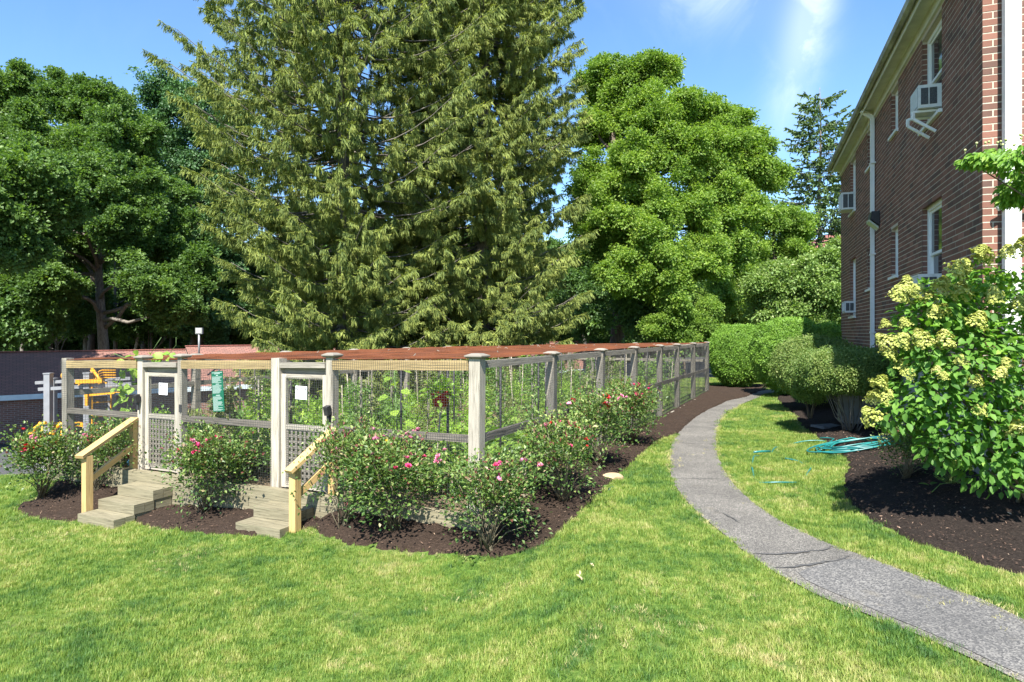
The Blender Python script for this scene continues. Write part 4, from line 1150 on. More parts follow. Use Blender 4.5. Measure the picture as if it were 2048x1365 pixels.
r3, bd = sign('rules_sign', 4.30, 1.32, .235, .60, 'tall green sign of rules in white print between the two gates', 'signgreen', -.105, R(-4))
y = .275
spec = [('bar', .02, .22, .006), ('head', .008, 0, 0), ('sub', .02, 0, 0), ('bar', .02, .21, .004)]
def printed(y, w, h, x0=-.10):
    m_ = MB(); m_.box((x0 + w / 2, -.0045, y), (w, .0012, h)); return m_
rowsV = MB()
def addrow(y, w, h, x0=-.105):
    rowsV.box((x0 + w / 2, -.0042, y), (w, .0014, h))
addrow(.278, .21, .008); addrow(.262, .115, .008, -.055); addrow(.238, .04, .010, -.02)
addrow(.219, .21, .004)
for k in range(7): addrow(.206 - k * .0125, rng.choice([.12, .17, .19, .2]), .0055)
addrow(.108, .07, .010, -.035)
for k in range(10): addrow(.088 - k * .0125, rng.choice([.14, .18, .19, .16]), .0055)
addrow(-.058, .085, .010, -.04)
for k in range(17): addrow(-.080 - k * .0125, rng.choice([.10, .18, .19, .20, .16]), .0055)
rowsV.build('print_rows', 'print', bd, world=False)

# ------------------------------------------------------------------ other built things
# garage row at the back
GO = np.array([-33.6, 27.0]); GD = np.array([0.8, 0.6]); GN_ = np.array([-0.6, 0.8])
def G2(t_, d, z): p = GO + GD * t_ + GN_ * d; return (p[0], p[1], z)
gar = thing('garage_row', 'long low brick garage row with a brown shingle roof behind the vegetable garden', 'garage', G2(0, 0, -3.3))
def prism_roof(mb, t0, t1, ze, zr, dep, over=.35):
    rd = dep / 2
    a = [G2(t0, -over, ze), G2(t1, -over, ze), G2(t1, rd, zr), G2(t0, rd, zr), G2(t1, dep + over, ze), G2(t0, dep + over, ze)]
    s = math.hypot(rd + over, zr - ze)
    mb.poly([a[0], a[1], a[2], a[3]], [(t0, 0), (t1, 0), (t1, s), (t0, s)]); mb.poly([a[4], a[5], a[3], a[2]], [(t1, 0), (t0, 0), (t0, s), (t1, s)])
    mb.poly([G2(t0, -over, ze - .02), G2(t0, dep + over, ze - .02), G2(t1, dep + over, ze - .02), G2(t1, -over, ze - .02)])
EZ = -1.05
for (t0, t1, zr, nm) in ((-14, 19.1, 1.13, 'a'), (19.1, 74, 1.34, 'b')):
    w_ = MB()
    for (p, q) in (((t0, 0), (t1, 0)), ((t1, 0), (t1, 7)), ((t1, 7), (t0, 7)), ((t0, 7), (t0, 0))):
        L = math.hypot(q[0] - p[0], q[1] - p[1])
        w_.poly([G2(*p, -3.9), G2(*q, -3.9), G2(*q, EZ), G2(*p, EZ)], [(p[0], 0), (p[0] + L, 0), (p[0] + L, 2.85), (p[0], 2.85)])
    wo = w_.build('wall', 'farbrick', gar)
    rr = MB(); prism_roof(rr, t0, t1, EZ + .05 + (.0 if nm == 'a' else .02), zr, 7); rr.build('roof', 'shingle', gar)
    for t_, sg in ((t0, -1), (t1, 1)):
        ge = MB(); ge.poly([G2(t_, 0, EZ), G2(t_, 7, EZ), G2(t_, 3.5, zr - .12)]); ge.build('gable', 'farbrick', gar)
    fb = MB(); fb.beam(G2(t0, -.37, EZ - .02), G2(t1, -.37, EZ - .02), .05, .26); fb.build('fascia_board', 'bluetrim', gar)
    rc = MB(); rc.beam(G2(t0, 3.5, zr + .01), G2(t1, 3.5, zr + .01), .25, .05); rc.build('ridge_cap', 'shinglered', gar)
# flood lamp on a pole by the garage ridge
fl = thing('pole_lamp', 'square floodlight on a thin grey pole standing at the garage roof', 'lamp', AT(398, 716, 38.6))
p0 = AT(398, 716, 38.6); p1 = AT(398, 668, 38.6)
b = MB(); b.tube([p0, p1], .055, 8); b.build('pole', 'grey_metal', fl)
b = MB(); b.box(p1 + Vector((0.02, 0, .17)), (.40, .16, .36)); hd = b.build('lamp_head', 'grey_metal', fl)
b = MB(); b.box(p1 + Vector((0.02, -.09, .18)), (.32, .02, .27)); b.build('lens', 'lens', hd)
# far house on the right
fh = thing('far_house', 'far brick house with a salmon roof showing between trees and the apartment building', 'house', (33, 62, 0))
hx0, hx1, hy0, hy1 = 25.4, 50.0, 58.0, 72.0
b = MB(); b.box(((hx0 + hx1) / 2, (hy0 + hy1) / 2, 4.3), (hx1 - hx0, hy1 - hy0, 9.0)); b.build('wall', 'farbrick', fh)
b = MB(); ov = .5; c4 = [(hx0 - ov, hy0 - ov, 8.85), (hx1 + ov, hy0 - ov, 8.85), (hx1 + ov, hy1 + ov, 8.85), (hx0 - ov, hy1 + ov, 8.85)]; r1_ = (hx0 + 6.5, 65, 12.2); r2_ = (hx1 - 6.5, 65, 12.2)
b.poly([c4[0], c4[1], r2_, r1_], [(0, 0), (25, 0), (18, 8), (7, 8)]); b.poly([c4[1], c4[2], r2_], [(0, 0), (15, 0), (7, 8)]); b.poly([c4[2], c4[3], r1_, r2_], [(0, 0), (25, 0), (18, 8), (7, 8)]); b.poly([c4[3], c4[0], r1_], [(0, 0), (15, 0), (7, 8)])
b.build('roof', 'shinglered', fh)
b = MB(); b.beam((hx0 - .55, hy0 - .55, 8.8), (hx1 + .55, hy0 - .55, 8.8), .14, .2); b.beam((hx0 - .55, hy0 - .55, 8.8), (hx0 - .55, hy1 + .55, 8.8), .14, .2); b.build('gutter', 'white', fh)
for x in (28, 32, 36, 40, 45):
    for z in (1.8, 5.6):
        f = MB(); f.box((x, hy0 - .03, z + .8), (1.2, .1, 1.7)); wo = f.build('window', 'white', fh)
        g = MB(); g.box((x, hy0 - .09, z + .8), (.95, .03, 1.45)); g.build('pane', 'glass', wo)

# outdoor fitness frame
def fit():
    r = thing('fitness_frame', 'grey and yellow outdoor fitness frame with pull up bars beside the garages', 'exercise equipment', AT(150, 893, 27))
    zb = CAMZ - (893 - 665) / FPX * 27
    def P(px, py, Y): return AT(px, py, Y)
    def bm_(a, b_, w, h, nm, mt): m_ = MB(); m_.beam(a, b_, w, h); return m_.build(nm, mt, r)
    def tb(pts, rad, nm, mt): m_ = MB(); m_.tube(pts, rad, 8); return m_.build(nm, mt, r)
    b = MB(); b.box((P(182, 895, 27.3).x, 27.7, zb - .55), (3.4, 2.4, 1.1)); b.build('concrete_pad', 'concrete', r)
    for px, Y, top in ((97, 26.8, 749), (106, 28.4, 759), (176, 26.8, 748), (224, 28.4, 760)):
        q = P(px, top, Y); m_ = MB(); m_.beam((q.x, Y, zb - .05), (q.x, Y, q.z), .24 if Y < 27 else .22, .24); po = m_.build('post', 'greyp', r)
        m_ = MB(); m_.box((q.x, Y, q.z + .03), (.28, .28, .05)); m_.build('post_cap', 'greyp', po)
    bm_(P(72, 766, 28.4), P(262, 757, 28.4), .13, .13, 'crossbar', 'greyp'); bm_(P(78, 779, 26.8), P(264, 768, 26.8), .13, .13, 'crossbar', 'greyp')
    for k in range(6):
        x = 142 + k * 13
        tb([P(x, 764, 28.3), P(x + 6, 767, 27.3), P(x + 2, 771, 26.8)], .03, 'rung', 'yellow')
    # upper pull up bars
    for k in range(5):
        tb([P(182 + k * 2, 741 + k * 4, 27.0), P(186 + k * 2.5, 754 + k * 2.2, 27.4), P(200 + k, 766, 28.0)], .035, 'pull_up_bar', 'yellow')
    tb([P(184, 738, 27), P(203, 764, 26.7)], .06, 'pull_up_bar', 'yellow'); tb([P(184, 738, 27), P(184, 762, 27)], .05, 'pull_up_bar', 'yellow')
    for k in range(4): tb([P(197, 744 + k * 5, 28), P(204, 741 + k * 5, 28.3), P(232, 741 + k * 5, 28.4)], .03, 'pull_up_bar', 'yellow')
    m_ = MB(); m_.ball(P(132, 752, 27.2), .19, 12, 8); m_.build('round_end', 'yellow', r)
    bm_(P(152, 764, 26.6), P(205, 762, 26.6), .1, .16, 'yellow_beam', 'yellow')
    bm_(P(170, 790, 26.6), P(230, 784, 26.6), .1, .15, 'swing_arm', 'yellow'); bm_(P(230, 784, 26.6), P(260, 783, 26.2), .08, .08, 'swing_arm', 'yellow')
    bm_(P(174, 784, 26.5), P(174, 812, 26.5), .12, .10, 'bracket', 'yellow')
    # wall bars
    for px in (182, 183): pass
    bm_(P(184, 774, 26.7), P(184, 868, 26.7), .05, .05, 'wall_bar_upright', 'yellow'); bm_(P(222, 774, 28.2), P(222, 866, 28.2), .05, .05, 'wall_bar_upright', 'yellow')
    for py in (778, 806, 834, 848, 862): tb([P(184, py, 26.7), P(222, py - 2, 28.2)], .03, 'wall_bar', 'yellow')
    bm_(P(100, 848, 27.1), P(176, 850, 27.1), .1, .12, 'low_beam', 'yellow')
    bm_(P(153, 848, 27), P(175, 851, 27), .2, .14, 'low_beam', 'yellow')
    bm_(P(150, 873, 26.9), P(226, 870, 28), .5, .10, 'bench_plank', 'darkwood')
    return r
fit()
def trainer(dx, label):
    r = thing('leg_press', label, 'exercise equipment', AT(78 + dx, 893, 26.3), group='yellow leg press seats')
    P = lambda px, py, Y=26.3: AT(px + dx, py, Y)
    def tb(pts, rad, nm, mt='yellow'): m_ = MB(); m_.tube(pts, rad, 8); return m_.build(nm, mt, r)
    tb([P(69, 872), P(66, 864), P(70, 857), P(80, 850), P(92, 846)], .07, 'seat_arm')
    tb([P(68, 874), P(70, 884), P(75, 895)], .07, 'leg'); tb([P(86, 852), P(83, 872), P(77, 886)], .05, 'leg')
    tb([P(73, 858), P(80, 845), P(84, 846), P(86, 852)], .04, 'handle')
    tb([P(57, 877), P(57, 870), P(60, 867), P(67, 868)], .045, 'footrest_bar')
    m_ = MB(); m_.box(P(63, 874), (.26, .1, .2)); m_.build('foot_pad', 'dark', r)
    m_ = MB(); m_.box(P(100, 850), (.55, .4, .07)); m_.build('seat', 'dark', r)
trainer(0, 'left yellow leg press seat in front of the grey fitness post'); trainer(40, 'right yellow leg press seat between the fitness post and the garden fence')

# ground clutter by the building
ac = thing('condenser_unit', 'grey metal condenser unit standing behind the leafy shrubs', 'condenser', B2(6.3, -.55, .2))
b = MB(); b.box(B2(6.3, -.55, .62), (.5, .75, .8), math.atan2(BW[1], BW[0])); cb = b.build('cabinet', 'grey_metal', ac)
for k in range(10):
    g = MB(); g.box(B2(6.3, -.83, .32 + k * .06), (.46, .012, .012), math.atan2(BW[1], BW[0])); 
    g.build('louvre', 'dark', cb)
q = G(1655, 858)
sl = thing('paving_slab', 'flat grey slab lying in the mulch by the condenser unit', 'slab', g3(q))
b = MB(); b.box(g3(q, .055), (.55, .40, .05), .3); b.build('slab', 'slate', sl)
q = G(1222, 960)
st = thing('field_stone', 'tan field stone at the lawn edge beside the mulch bed', 'stone', g3(q))
V = []; b = MB()
import bmesh
def rock(name, c, sz, mat, parent, seed=1):
    r_ = np.random.default_rng(seed); bm = bmesh.new(); bmesh.ops.create_icosphere(bm, subdivisions=3, radius=1.0)
    dirs = [(Vector(unit(r_.normal(size=3))), r_.uniform(.55, .95)) for _ in range(9)]
    for v in bm.verts:
        for d, h in dirs:
            k = v.co.dot(d)
            if k > h: v.co -= d * (k - h) * .9
        v.co.x *= sz[0]; v.co.y *= sz[1]; v.co.z *= sz[2]; v.co += Vector(c)
    me = bpy.data.meshes.new(name); bm.to_mesh(me); bm.free(); return link(name, me, parent, mat)
rock('stone', (0, 0, .03), (.19, .14, .08), 'stone', st, 4)
for i, (px, py, s_) in enumerate(((1185, 1143, .028), (1158, 1167, .045))):
    q = G(px, py); b = MB(); p = np.array(g3(q, .06))
    V_, F_, v_ = leaves(np.repeat(p[None], 7, 0) + rng.normal(0, .012, (7, 3)), rng.normal(0, 1, (7, 3)) * [1, 1, .3], np.tile([0, 0, 1.], (7, 1)), s_, s_ * .35, rng.random(7), 'o')
    o = link('dry_leaf', np_mesh('dry_leaf', V_, F_, v_), None, 'husk'); tag(o, ['small pale scrap lying on the lawn', 'curled dry leaf lying on the lawn below a pale scrap'][i], 'leaf')
# hose
hc = G(1712, 899); r_ = np.random.default_rng(5); pts = []
start = [G(1640, 884), G(1655, 884), G(1668, 886)]
for q in start: pts.append(g3(q, .075))
turns = 7; N_ = turns * 22
for k in range(N_):
    a = math.pi - 2 * math.pi * k / 22; j = k / 22
    rx = .60 + .10 * math.sin(j * 2.1) + .03 * r_.normal() * 0 + .05 * math.sin(k * .37); ry = .42 + .12 * math.sin(j * 1.7 + 1)
    x = hc[0] + rx * math.cos(a) + .07 * math.sin(j * 2.7); y = hc[1] + ry * math.sin(a) + .08 * math.cos(j * 3.3)
    pts.append((x, y, float(gz(x, y)) + .07 + .018 * (j % 3.3) + .012 * math.sin(k * .9)))
hose = thing('garden_hose', 'loosely coiled teal garden hose lying on the mulch edge', 'hose', g3(hc))
b = MB(); b.tube(pts, .0125, 7); b.build('coil', 'hose', hose)
b = MB(); P_ = []
for px, py in ((1650, 884), (1620, 886), (1590, 889), (1560, 893), (1540, 908), (1512, 915), (1504, 930), (1506, 948), (1516, 966), (1560, 971), (1590, 968), (1610, 955), (1622, 938), (1600, 926), (1570, 922)):
    P_.append(G(px, py))
P_ = soften(P_, .06, .0, False); b.tube([g3(q, .012 + .03 * math.sin(i * .35)) for i, q in enumerate(P_)], .0115, 6); b.build('loose_end', 'hose', hose)
b = MB(); q0 = G(1508, 915); q1 = G(1540, 911); b.tube([g3(q0, .09), g3((q0 + q1) / 2, .085), g3(q1, .07)], .018, 8); b.build('nozzle', 'hose', hose)

# pots
def pot(name, label, loc, r_, h, mat, parent_cat='flower pot'):
    t_ = thing(name, label, parent_cat, loc); b = MB()
    b.lathe((loc[0], loc[1], loc[2]), [(0, .0), (r_ * .72, 0), (r_, h), (r_ * 1.08, h), (r_ * 1.08, h + .03), (r_ * .95, h + .03), (r_ * .9, h - .02), (0, h - .02)], 20); b.build('pot', mat, t_)
    return t_
hp = F2(.35, .72, 1.22)
t_ = pot('hanging_pot', 'red hanging basket with yellow green trailing leaves inside the mesh', hp, .125, .16, 'redpot', 'hanging basket')
b = MB()
for a in (0, 2.1, 4.2): b.tube([(hp[0] + .12 * math.cos(a), hp[1] + .12 * math.sin(a), hp[2] + .18), (hp[0], hp[1], hp[2] + .58)], .004, 4)
b.build('hanger', 'dark', t_)
n = 130; D = unit(rng.normal(0, 1, (n, 3)) * [1, 1, .6] + [0, 0, .35]); P = np.array(hp) + [0, 0, .2] + D * rng.uniform(.02, .2, (n, 1)) * [1.5, 1.5, .9]
P[:, 2] -= .35 * np.maximum(0, np.hypot(P[:, 0] - hp[0], P[:, 1] - hp[1]) - .13)
V, F, v = leaves(P, D + [0, 0, -.3], np.tile([0, 0, 1.], (n, 1)) + rng.normal(0, .3, (n, 3)), rng.uniform(.06, .10, n), .06, rng.uniform(.5, 1, n), 'o')
link('foliage', np_mesh('foliage', V - np.array(t_.location), F, v), t_, 'veg')
q = F2(.1, 6.45, .02); pot('flower_pot', 'terracotta pot on the timber wall left of the left gate', q, .13, .16, 'terracotta')
t_ = thing('glove_bundle', 'crumpled blue cloth beside the terracotta pot by the left gate', 'cloth', F2(-.08, 6.28, .02)); rock('cloth', (0, 0, .06), (.07, .07, .09), 'blueglove', t_, 9)

# ------------------------------------------------------------------ foliage sprays
def spray(n, rad, leafL, leafW, kind='d', flat=.45, updir=.6, seed=0, droop=.35, fold=.25):
    r_ = np.random.default_rng(seed)
    P = r_.normal(0, 1, (n, 3)); P = unit(P) * r_.random((n, 1)) ** .5; P = P * np.array([rad * 1.25, rad * .85, rad * flat])
    rr = np.hypot(P[:, 0], P[:, 1]); P[:, 2] -= droop * rr ** 2 / rad
    D = unit(P * [1, 1, .3] + r_.normal(0, .5, (n, 3)) * rad) + [0, 0, -.35]
    N = unit(np.array([0, 0, 1.]) * updir + r_.normal(0, .42, (n, 3)))
    L = leafL * r_.uniform(.65, 1.25, n)
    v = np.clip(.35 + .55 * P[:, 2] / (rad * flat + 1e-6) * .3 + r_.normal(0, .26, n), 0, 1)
    return leaves(P, D, N, L, L * leafW, v, kind, fold)
pr = {}
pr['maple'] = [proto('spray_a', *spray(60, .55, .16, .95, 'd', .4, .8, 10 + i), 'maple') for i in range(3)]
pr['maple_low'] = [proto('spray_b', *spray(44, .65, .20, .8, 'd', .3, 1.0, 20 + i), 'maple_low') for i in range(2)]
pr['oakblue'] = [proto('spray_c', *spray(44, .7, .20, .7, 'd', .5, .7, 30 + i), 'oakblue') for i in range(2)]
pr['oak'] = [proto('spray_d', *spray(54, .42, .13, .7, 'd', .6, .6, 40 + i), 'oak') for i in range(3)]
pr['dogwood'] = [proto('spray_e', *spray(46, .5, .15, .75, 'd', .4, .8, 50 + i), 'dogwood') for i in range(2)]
pr['hedge'] = [proto('spray_f', *spray(40, .13, .058, .62, 'd', .6, .9, 60 + i, 0), 'hedge') for i in range(3)]
pr['shrub'] = [proto('spray_g', *spray(40, .15, .052, .62, 'd', .6, .8, 70 + i, 0), 'shrub') for i in range(3)]
def rot_from(dirs, spin):
    """euler angles (XYZ) turning local X towards dirs, with a roll"""
    d = unit(dirs); yaw = np.arctan2(d[:, 1], d[:, 0]); pitch = -np.arcsin(np.clip(d[:, 2], -1, 1))
    return np.stack([spin, pitch, yaw], 1)

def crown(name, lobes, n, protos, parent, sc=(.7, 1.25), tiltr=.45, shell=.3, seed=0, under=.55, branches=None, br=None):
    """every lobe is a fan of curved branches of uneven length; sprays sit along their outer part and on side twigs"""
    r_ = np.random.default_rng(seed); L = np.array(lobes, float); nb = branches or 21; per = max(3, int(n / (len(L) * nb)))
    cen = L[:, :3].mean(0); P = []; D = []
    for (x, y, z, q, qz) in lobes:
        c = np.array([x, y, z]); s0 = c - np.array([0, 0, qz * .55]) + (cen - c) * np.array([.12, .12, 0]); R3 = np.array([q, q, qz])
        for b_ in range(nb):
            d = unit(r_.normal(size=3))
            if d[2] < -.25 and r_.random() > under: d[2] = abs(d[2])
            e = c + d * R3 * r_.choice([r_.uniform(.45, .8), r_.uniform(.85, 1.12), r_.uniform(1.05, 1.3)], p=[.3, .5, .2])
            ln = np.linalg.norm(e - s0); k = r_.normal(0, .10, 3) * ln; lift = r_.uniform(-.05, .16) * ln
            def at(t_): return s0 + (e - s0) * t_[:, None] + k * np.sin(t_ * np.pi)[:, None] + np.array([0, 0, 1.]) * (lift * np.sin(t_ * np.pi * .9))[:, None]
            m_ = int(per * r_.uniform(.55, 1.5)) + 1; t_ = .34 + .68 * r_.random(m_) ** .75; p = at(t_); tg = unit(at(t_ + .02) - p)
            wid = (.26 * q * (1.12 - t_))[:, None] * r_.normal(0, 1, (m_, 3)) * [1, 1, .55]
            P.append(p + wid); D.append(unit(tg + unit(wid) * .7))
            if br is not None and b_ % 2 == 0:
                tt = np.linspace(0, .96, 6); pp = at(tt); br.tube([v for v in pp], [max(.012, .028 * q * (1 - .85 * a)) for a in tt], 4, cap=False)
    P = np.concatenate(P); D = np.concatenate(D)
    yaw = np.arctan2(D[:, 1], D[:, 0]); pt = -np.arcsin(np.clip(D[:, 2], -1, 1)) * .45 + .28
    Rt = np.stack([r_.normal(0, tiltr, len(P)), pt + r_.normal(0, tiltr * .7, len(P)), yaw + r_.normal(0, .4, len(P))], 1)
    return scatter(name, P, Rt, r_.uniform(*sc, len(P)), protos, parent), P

def limb(mb, a, b_, r0, r1, n=5, wob=.12, seed=None, sides=6):
    a = np.array(a, float); b_ = np.array(b_, float); L = np.linalg.norm(b_ - a); pts = []; rr = []
    o1 = rng.normal(0, wob * L * .3, 3)
    for i in range(n + 1):
        t_ = i / n; p = a + (b_ - a) * t_ + o1 * math.sin(t_ * math.pi) + rng.normal(0, wob * L * .06, 3) * (0 < i < n)
        pts.append(p); rr.append(r0 + (r1 - r0) * t_)
    mb.tube(pts, rr, sides); return pts
def tree(name, label, cat, base, hgt, r0, lobes, n, key, bark='bark', group=None, sc=(.8, 1.3), fork=.35, seed=0, top=None, twigs=60, lean=(0, 0), shell=.3, tiltr=.45):
    """tapered trunk, limbs into every lobe and a crown of leaf sprays. lobes in coordinates relative to the base"""
    r = thing(name, label, cat, base, group=group)
    trunk = MB(); ztop_ = hgt * (top or .75)
    P = [np.array([0, 0, -.3])]; rr = [r0 * 1.45]
    for i in range(1, 10):
        t_ = i / 9; P.append(np.array([lean[0] * t_ + math.sin(t_ * 5 + seed) * r0 * .5, lean[1] * t_ + math.cos(t_ * 4 + seed) * r0 * .5, ztop_ * t_])); rr.append(r0 * (1.05 - .8 * t_))
    trunk.tube(P, rr, 10); link('trunk', trunk.mesh('trunk'), r, bark)
    br = MB()
    cr, CP = crown('crown', lobes, n, pr[key], r, sc, seed=seed, tiltr=tiltr, br=br)
    for (x, y, z, q, qz) in lobes:
        zz = max(hgt * fork, min(z - q * .6, ztop_ * .92)) * rng.uniform(.75, 1); t_ = min(zz / ztop_, .98); i = t_ * 9; s_ = P[int(i)] + (P[min(int(i) + 1, 9)] - P[int(i)]) * (i - int(i))
        limb(br, s_, (x, y, z), r0 * .42 * (1.1 - t_ * .6), r0 * .08, 6, .25)
    link('branches', br.mesh('branches'), r, bark)
    return r
def pxl(Y0, base, lobes, dy=None, rz=.85):
    """lobes given as photograph pixels (x, y, radius[, depth offset]) at distance Y0"""
    out = []
    for i, l in enumerate(lobes):
        off = l[3] if len(l) > 3 else float(rng.uniform(-.35, .35)) * l[2] / FPX * Y0
        Y = Y0 + off; p = AT(l[0], l[1], Y); r_ = l[2] / FPX * Y
        out.append((p.x - base[0], p.y - base[1], p.z - base[2], r_, r_ * rz))
    return out
def base_at(px, Y): x = (px - 1024) / FPX * Y; return (x, Y, float(gz(x, Y)))

# ---- maple on the left
b0 = base_at(205, 47)
L = pxl(47, b0, [(150, 205, 62, 2), (60, 200, 62, 3), (225, 225, 62, 1), (-20, 210, 60, 4), (270, 300, 60, 1), (180, 300, 75, -2), (90, 290, 75, -1), (0, 300, 70, 1), (310, 390, 62, 0), (230, 390, 75, -4), (130, 400, 75, -4), (30, 400, 75, -2), (350, 480, 55, -1), (270, 480, 62, -4), (60, 490, 65, -4), (150, 480, 50, 1), (390, 550, 45, -2), (310, 570, 50, -5), (-30, 470, 60, 1), (105, 570, 45, -5), (350, 610, 40, -4), (40, 560, 55, -3)], rz=1.0)
tree('maple_tree', 'large dark green maple with a straight bare lower trunk left of the spruces', 'tree', b0, 21, .42, L, 15500, 'maple', 'barkgrey', fork=.36, seed=1, top=.8, twigs=90)
b0 = base_at(-60, 43)
L = pxl(43, b0, [(-30, 560, 50), (30, 600, 50), (-60, 500, 60), (70, 640, 40), (0, 660, 40)], rz=.7)
tree('understory_tree', 'low spreading green tree at the left edge under the maple', 'tree', b0, 9, .16, L, 900, 'maple_low', 'barkgrey', fork=.3, seed=2)
b0 = base_at(110, 50)
L = pxl(50, b0, [(90, 620, 45), (150, 640, 40), (60, 660, 35), (180, 600, 35)], rz=.6)
tree('understory_tree', 'low leafy tree just left of the maple trunk', 'tree', b0, 7, .14, L, 700, 'maple_low', 'barkgrey', fork=.3, seed=3)
b0 = base_at(300, 52)
L = pxl(52, b0, [(290, 640, 38), (350, 650, 36), (250, 655, 30), (400, 640, 36), (320, 600, 30)], rz=.6)
tree('understory_tree', 'dim leafy sapling clump right of the maple trunk', 'tree', b0, 7, .12, L, 700, 'maple_low', 'barkgrey', fork=.3, seed=4)
b0 = base_at(385, 56)
L = pxl(56, b0, [(330, 185, 48), (390, 230, 60), (300, 260, 50), (350, 320, 62), (420, 330, 60), (390, 420, 65), (440, 500, 60), (400, 560, 55), (450, 250, 60), (320, 420, 50), (480, 400, 60), (430, 640, 50)], rz=.95)
tree('oak_tree', 'blue green oak rising between the maple and the spruces', 'tree', b0, 22, .34, L, 3200, 'oakblue', 'barkgrey', fork=.3, seed=5)
# ---- light green oak on the right of the spruces
b0 = base_at(1233, 35)
L = pxl(35, b0, [(1250, 165, 48, 1), (1310, 145, 42, 0), (1200, 170, 42, 2), (1360, 215, 45, -1), (1300, 240, 62, -2), (1225, 250, 58, 1), (1420, 235, 42, 0), (1480, 245, 36, 1), (1430, 300, 52, -1), (1505, 290, 36, 0), (1500, 345, 44, 0), (1540, 350, 30, 1), (1360, 320, 62, -2), (1270, 340, 66, -3), (1200, 350, 55, 0), (1440, 375, 56, -1), (1340, 410, 66, -3), (1240, 440, 66, -3), (1420, 450, 52, -2), (1480, 420, 42, -1), (1310, 500, 62, -4), (1400, 520, 52, -3), (1200, 500, 55, -1), (1240, 550, 52, -4), (1330, 575, 50, -4), (1460, 490, 45, -1), (1180, 420, 45, 1), (1180, 250, 40, 2)], rz=.98)
tree('oak_tree', 'tall bright green oak with a thick dark trunk behind the garden netting', 'tree', b0, 17, .42, L, 13500, 'oak', 'bark', fork=.28, seed=6, twigs=140, shell=.35, sc=(.75, 1.2))
b0 = base_at(1550, 44)
L = pxl(44, b0, [(1520, 440, 42), (1560, 430, 34), (1500, 500, 45), (1570, 490, 40), (1470, 540, 45), (1600, 450, 28), (1540, 560, 45), (1610, 520, 35), (1440, 590, 45), (1500, 620, 40)], rz=.85)
tree('maple_tree', 'mid green leafy tree between the bright oak and the tall pine', 'tree', b0, 12, .25, L, 2200, 'oak', 'bark', fork=.3, seed=7)
b0 = base_at(1640, 33)
L = pxl(33, b0, [(1610, 545, 40), (1660, 520, 36), (1570, 590, 42), (1640, 590, 46), (1690, 560, 40), (1700, 500, 30), (1590, 640, 34), (1540, 620, 34), (1680, 625, 34), (1520, 570, 28), (1630, 640, 30), (1560, 545, 25)], rz=.8)
tree('dogwood_tree', 'pale green flowering dogwood beside the far corner of the brick building', 'tree', b0, 6.2, .14, L, 2400, 'dogwood', 'bark', fork=.2, seed=8, sc=(.7, 1.1))
b0 = base_at(1370, 31)
L = pxl(31, b0, [(1350, 630, 30), (1400, 640, 32), (1310, 650, 28), (1440, 665, 26), (1370, 665, 32), (1420, 610, 22)], rz=.7)
tree('rhododendron_bush', 'broad green bush behind the far end of the garden fence', 'bush', b0, 2.4, .07, L, 1100, 'oak', 'bark', fork=.1, seed=9, sc=(.5, .8))
b0 = base_at(1290, 33)
L = pxl(33, b0, [(1290, 640, 40), (1330, 600, 38), (1180, 640, 35), (1260, 600, 30), (1330, 660, 30)], rz=.8)
tree('understory_tree', 'shaded green sapling beside the thick dark oak trunk', 'tree', b0, 4, .07, L, 700, 'maple_low', 'bark', fork=.15, seed=10, sc=(.6, 1))

# ---- spruces: whorled boughs hung with drooping branchlets
def needle_spray(L, n, hang, wid, seed, tipv=.25):
    """one bough tip: a spine along +X with side and hanging branchlets, each a thin tapering brush"""
    r_ = np.random.default_rng(seed); P = []; D = []; LL = []; v = []
    for i in range(n):
        t_ = r_.random() ** .8; x = L * t_; sd = r_.choice([-1, 1]); 
        P.append([x, sd * r_.uniform(0, .03), -.10 * L * t_ * (1 - t_)])
        if r_.random() < hang: D.append([.25 + r_.normal(0, .16), sd * r_.uniform(.0, .34), -1.0]); LL.append(r_.uniform(.14, .42)); v.append(r_.normal(.40, .2))
        else: D.append([1.0, sd * r_.uniform(.5, 1.1), r_.uniform(-.45, .12)]); LL.append(r_.uniform(.10, .24)); v.append(r_.normal(.66, .2))
    P.append([L * .9, 0, 0]); D.append([1, 0, .1]); LL.append(.2); v.append(.9)
    P = np.array(P); D = np.array(D, float); LL = np.array(LL); v = np.clip(np.array(v), 0, 1)
    parts = []
    for k in range(2):
        N = r_.normal(0, 1, (len(P), 3)); V, F, vv = leaves(P, D, N, LL, wid, v, 'd', .1, .12)
        parts.append((V, F, vv))
    V, F, vv = join(parts); tip = np.tile(np.array([0, .5, 1, .5]), len(vv) // 4); return V, F, np.clip(vv + (tip - .5) * tipv * 2, 0, 1)
pr['spruce'] = [proto('spray_h', *needle_spray(.7, 64, .76, .034, 80 + i), 'spruce') for i in range(3)]
pr['pine'] = [proto('spray_i', *needle_spray(.9, 26, .1, .12, 90 + i, .1), 'pine') for i in range(2)]
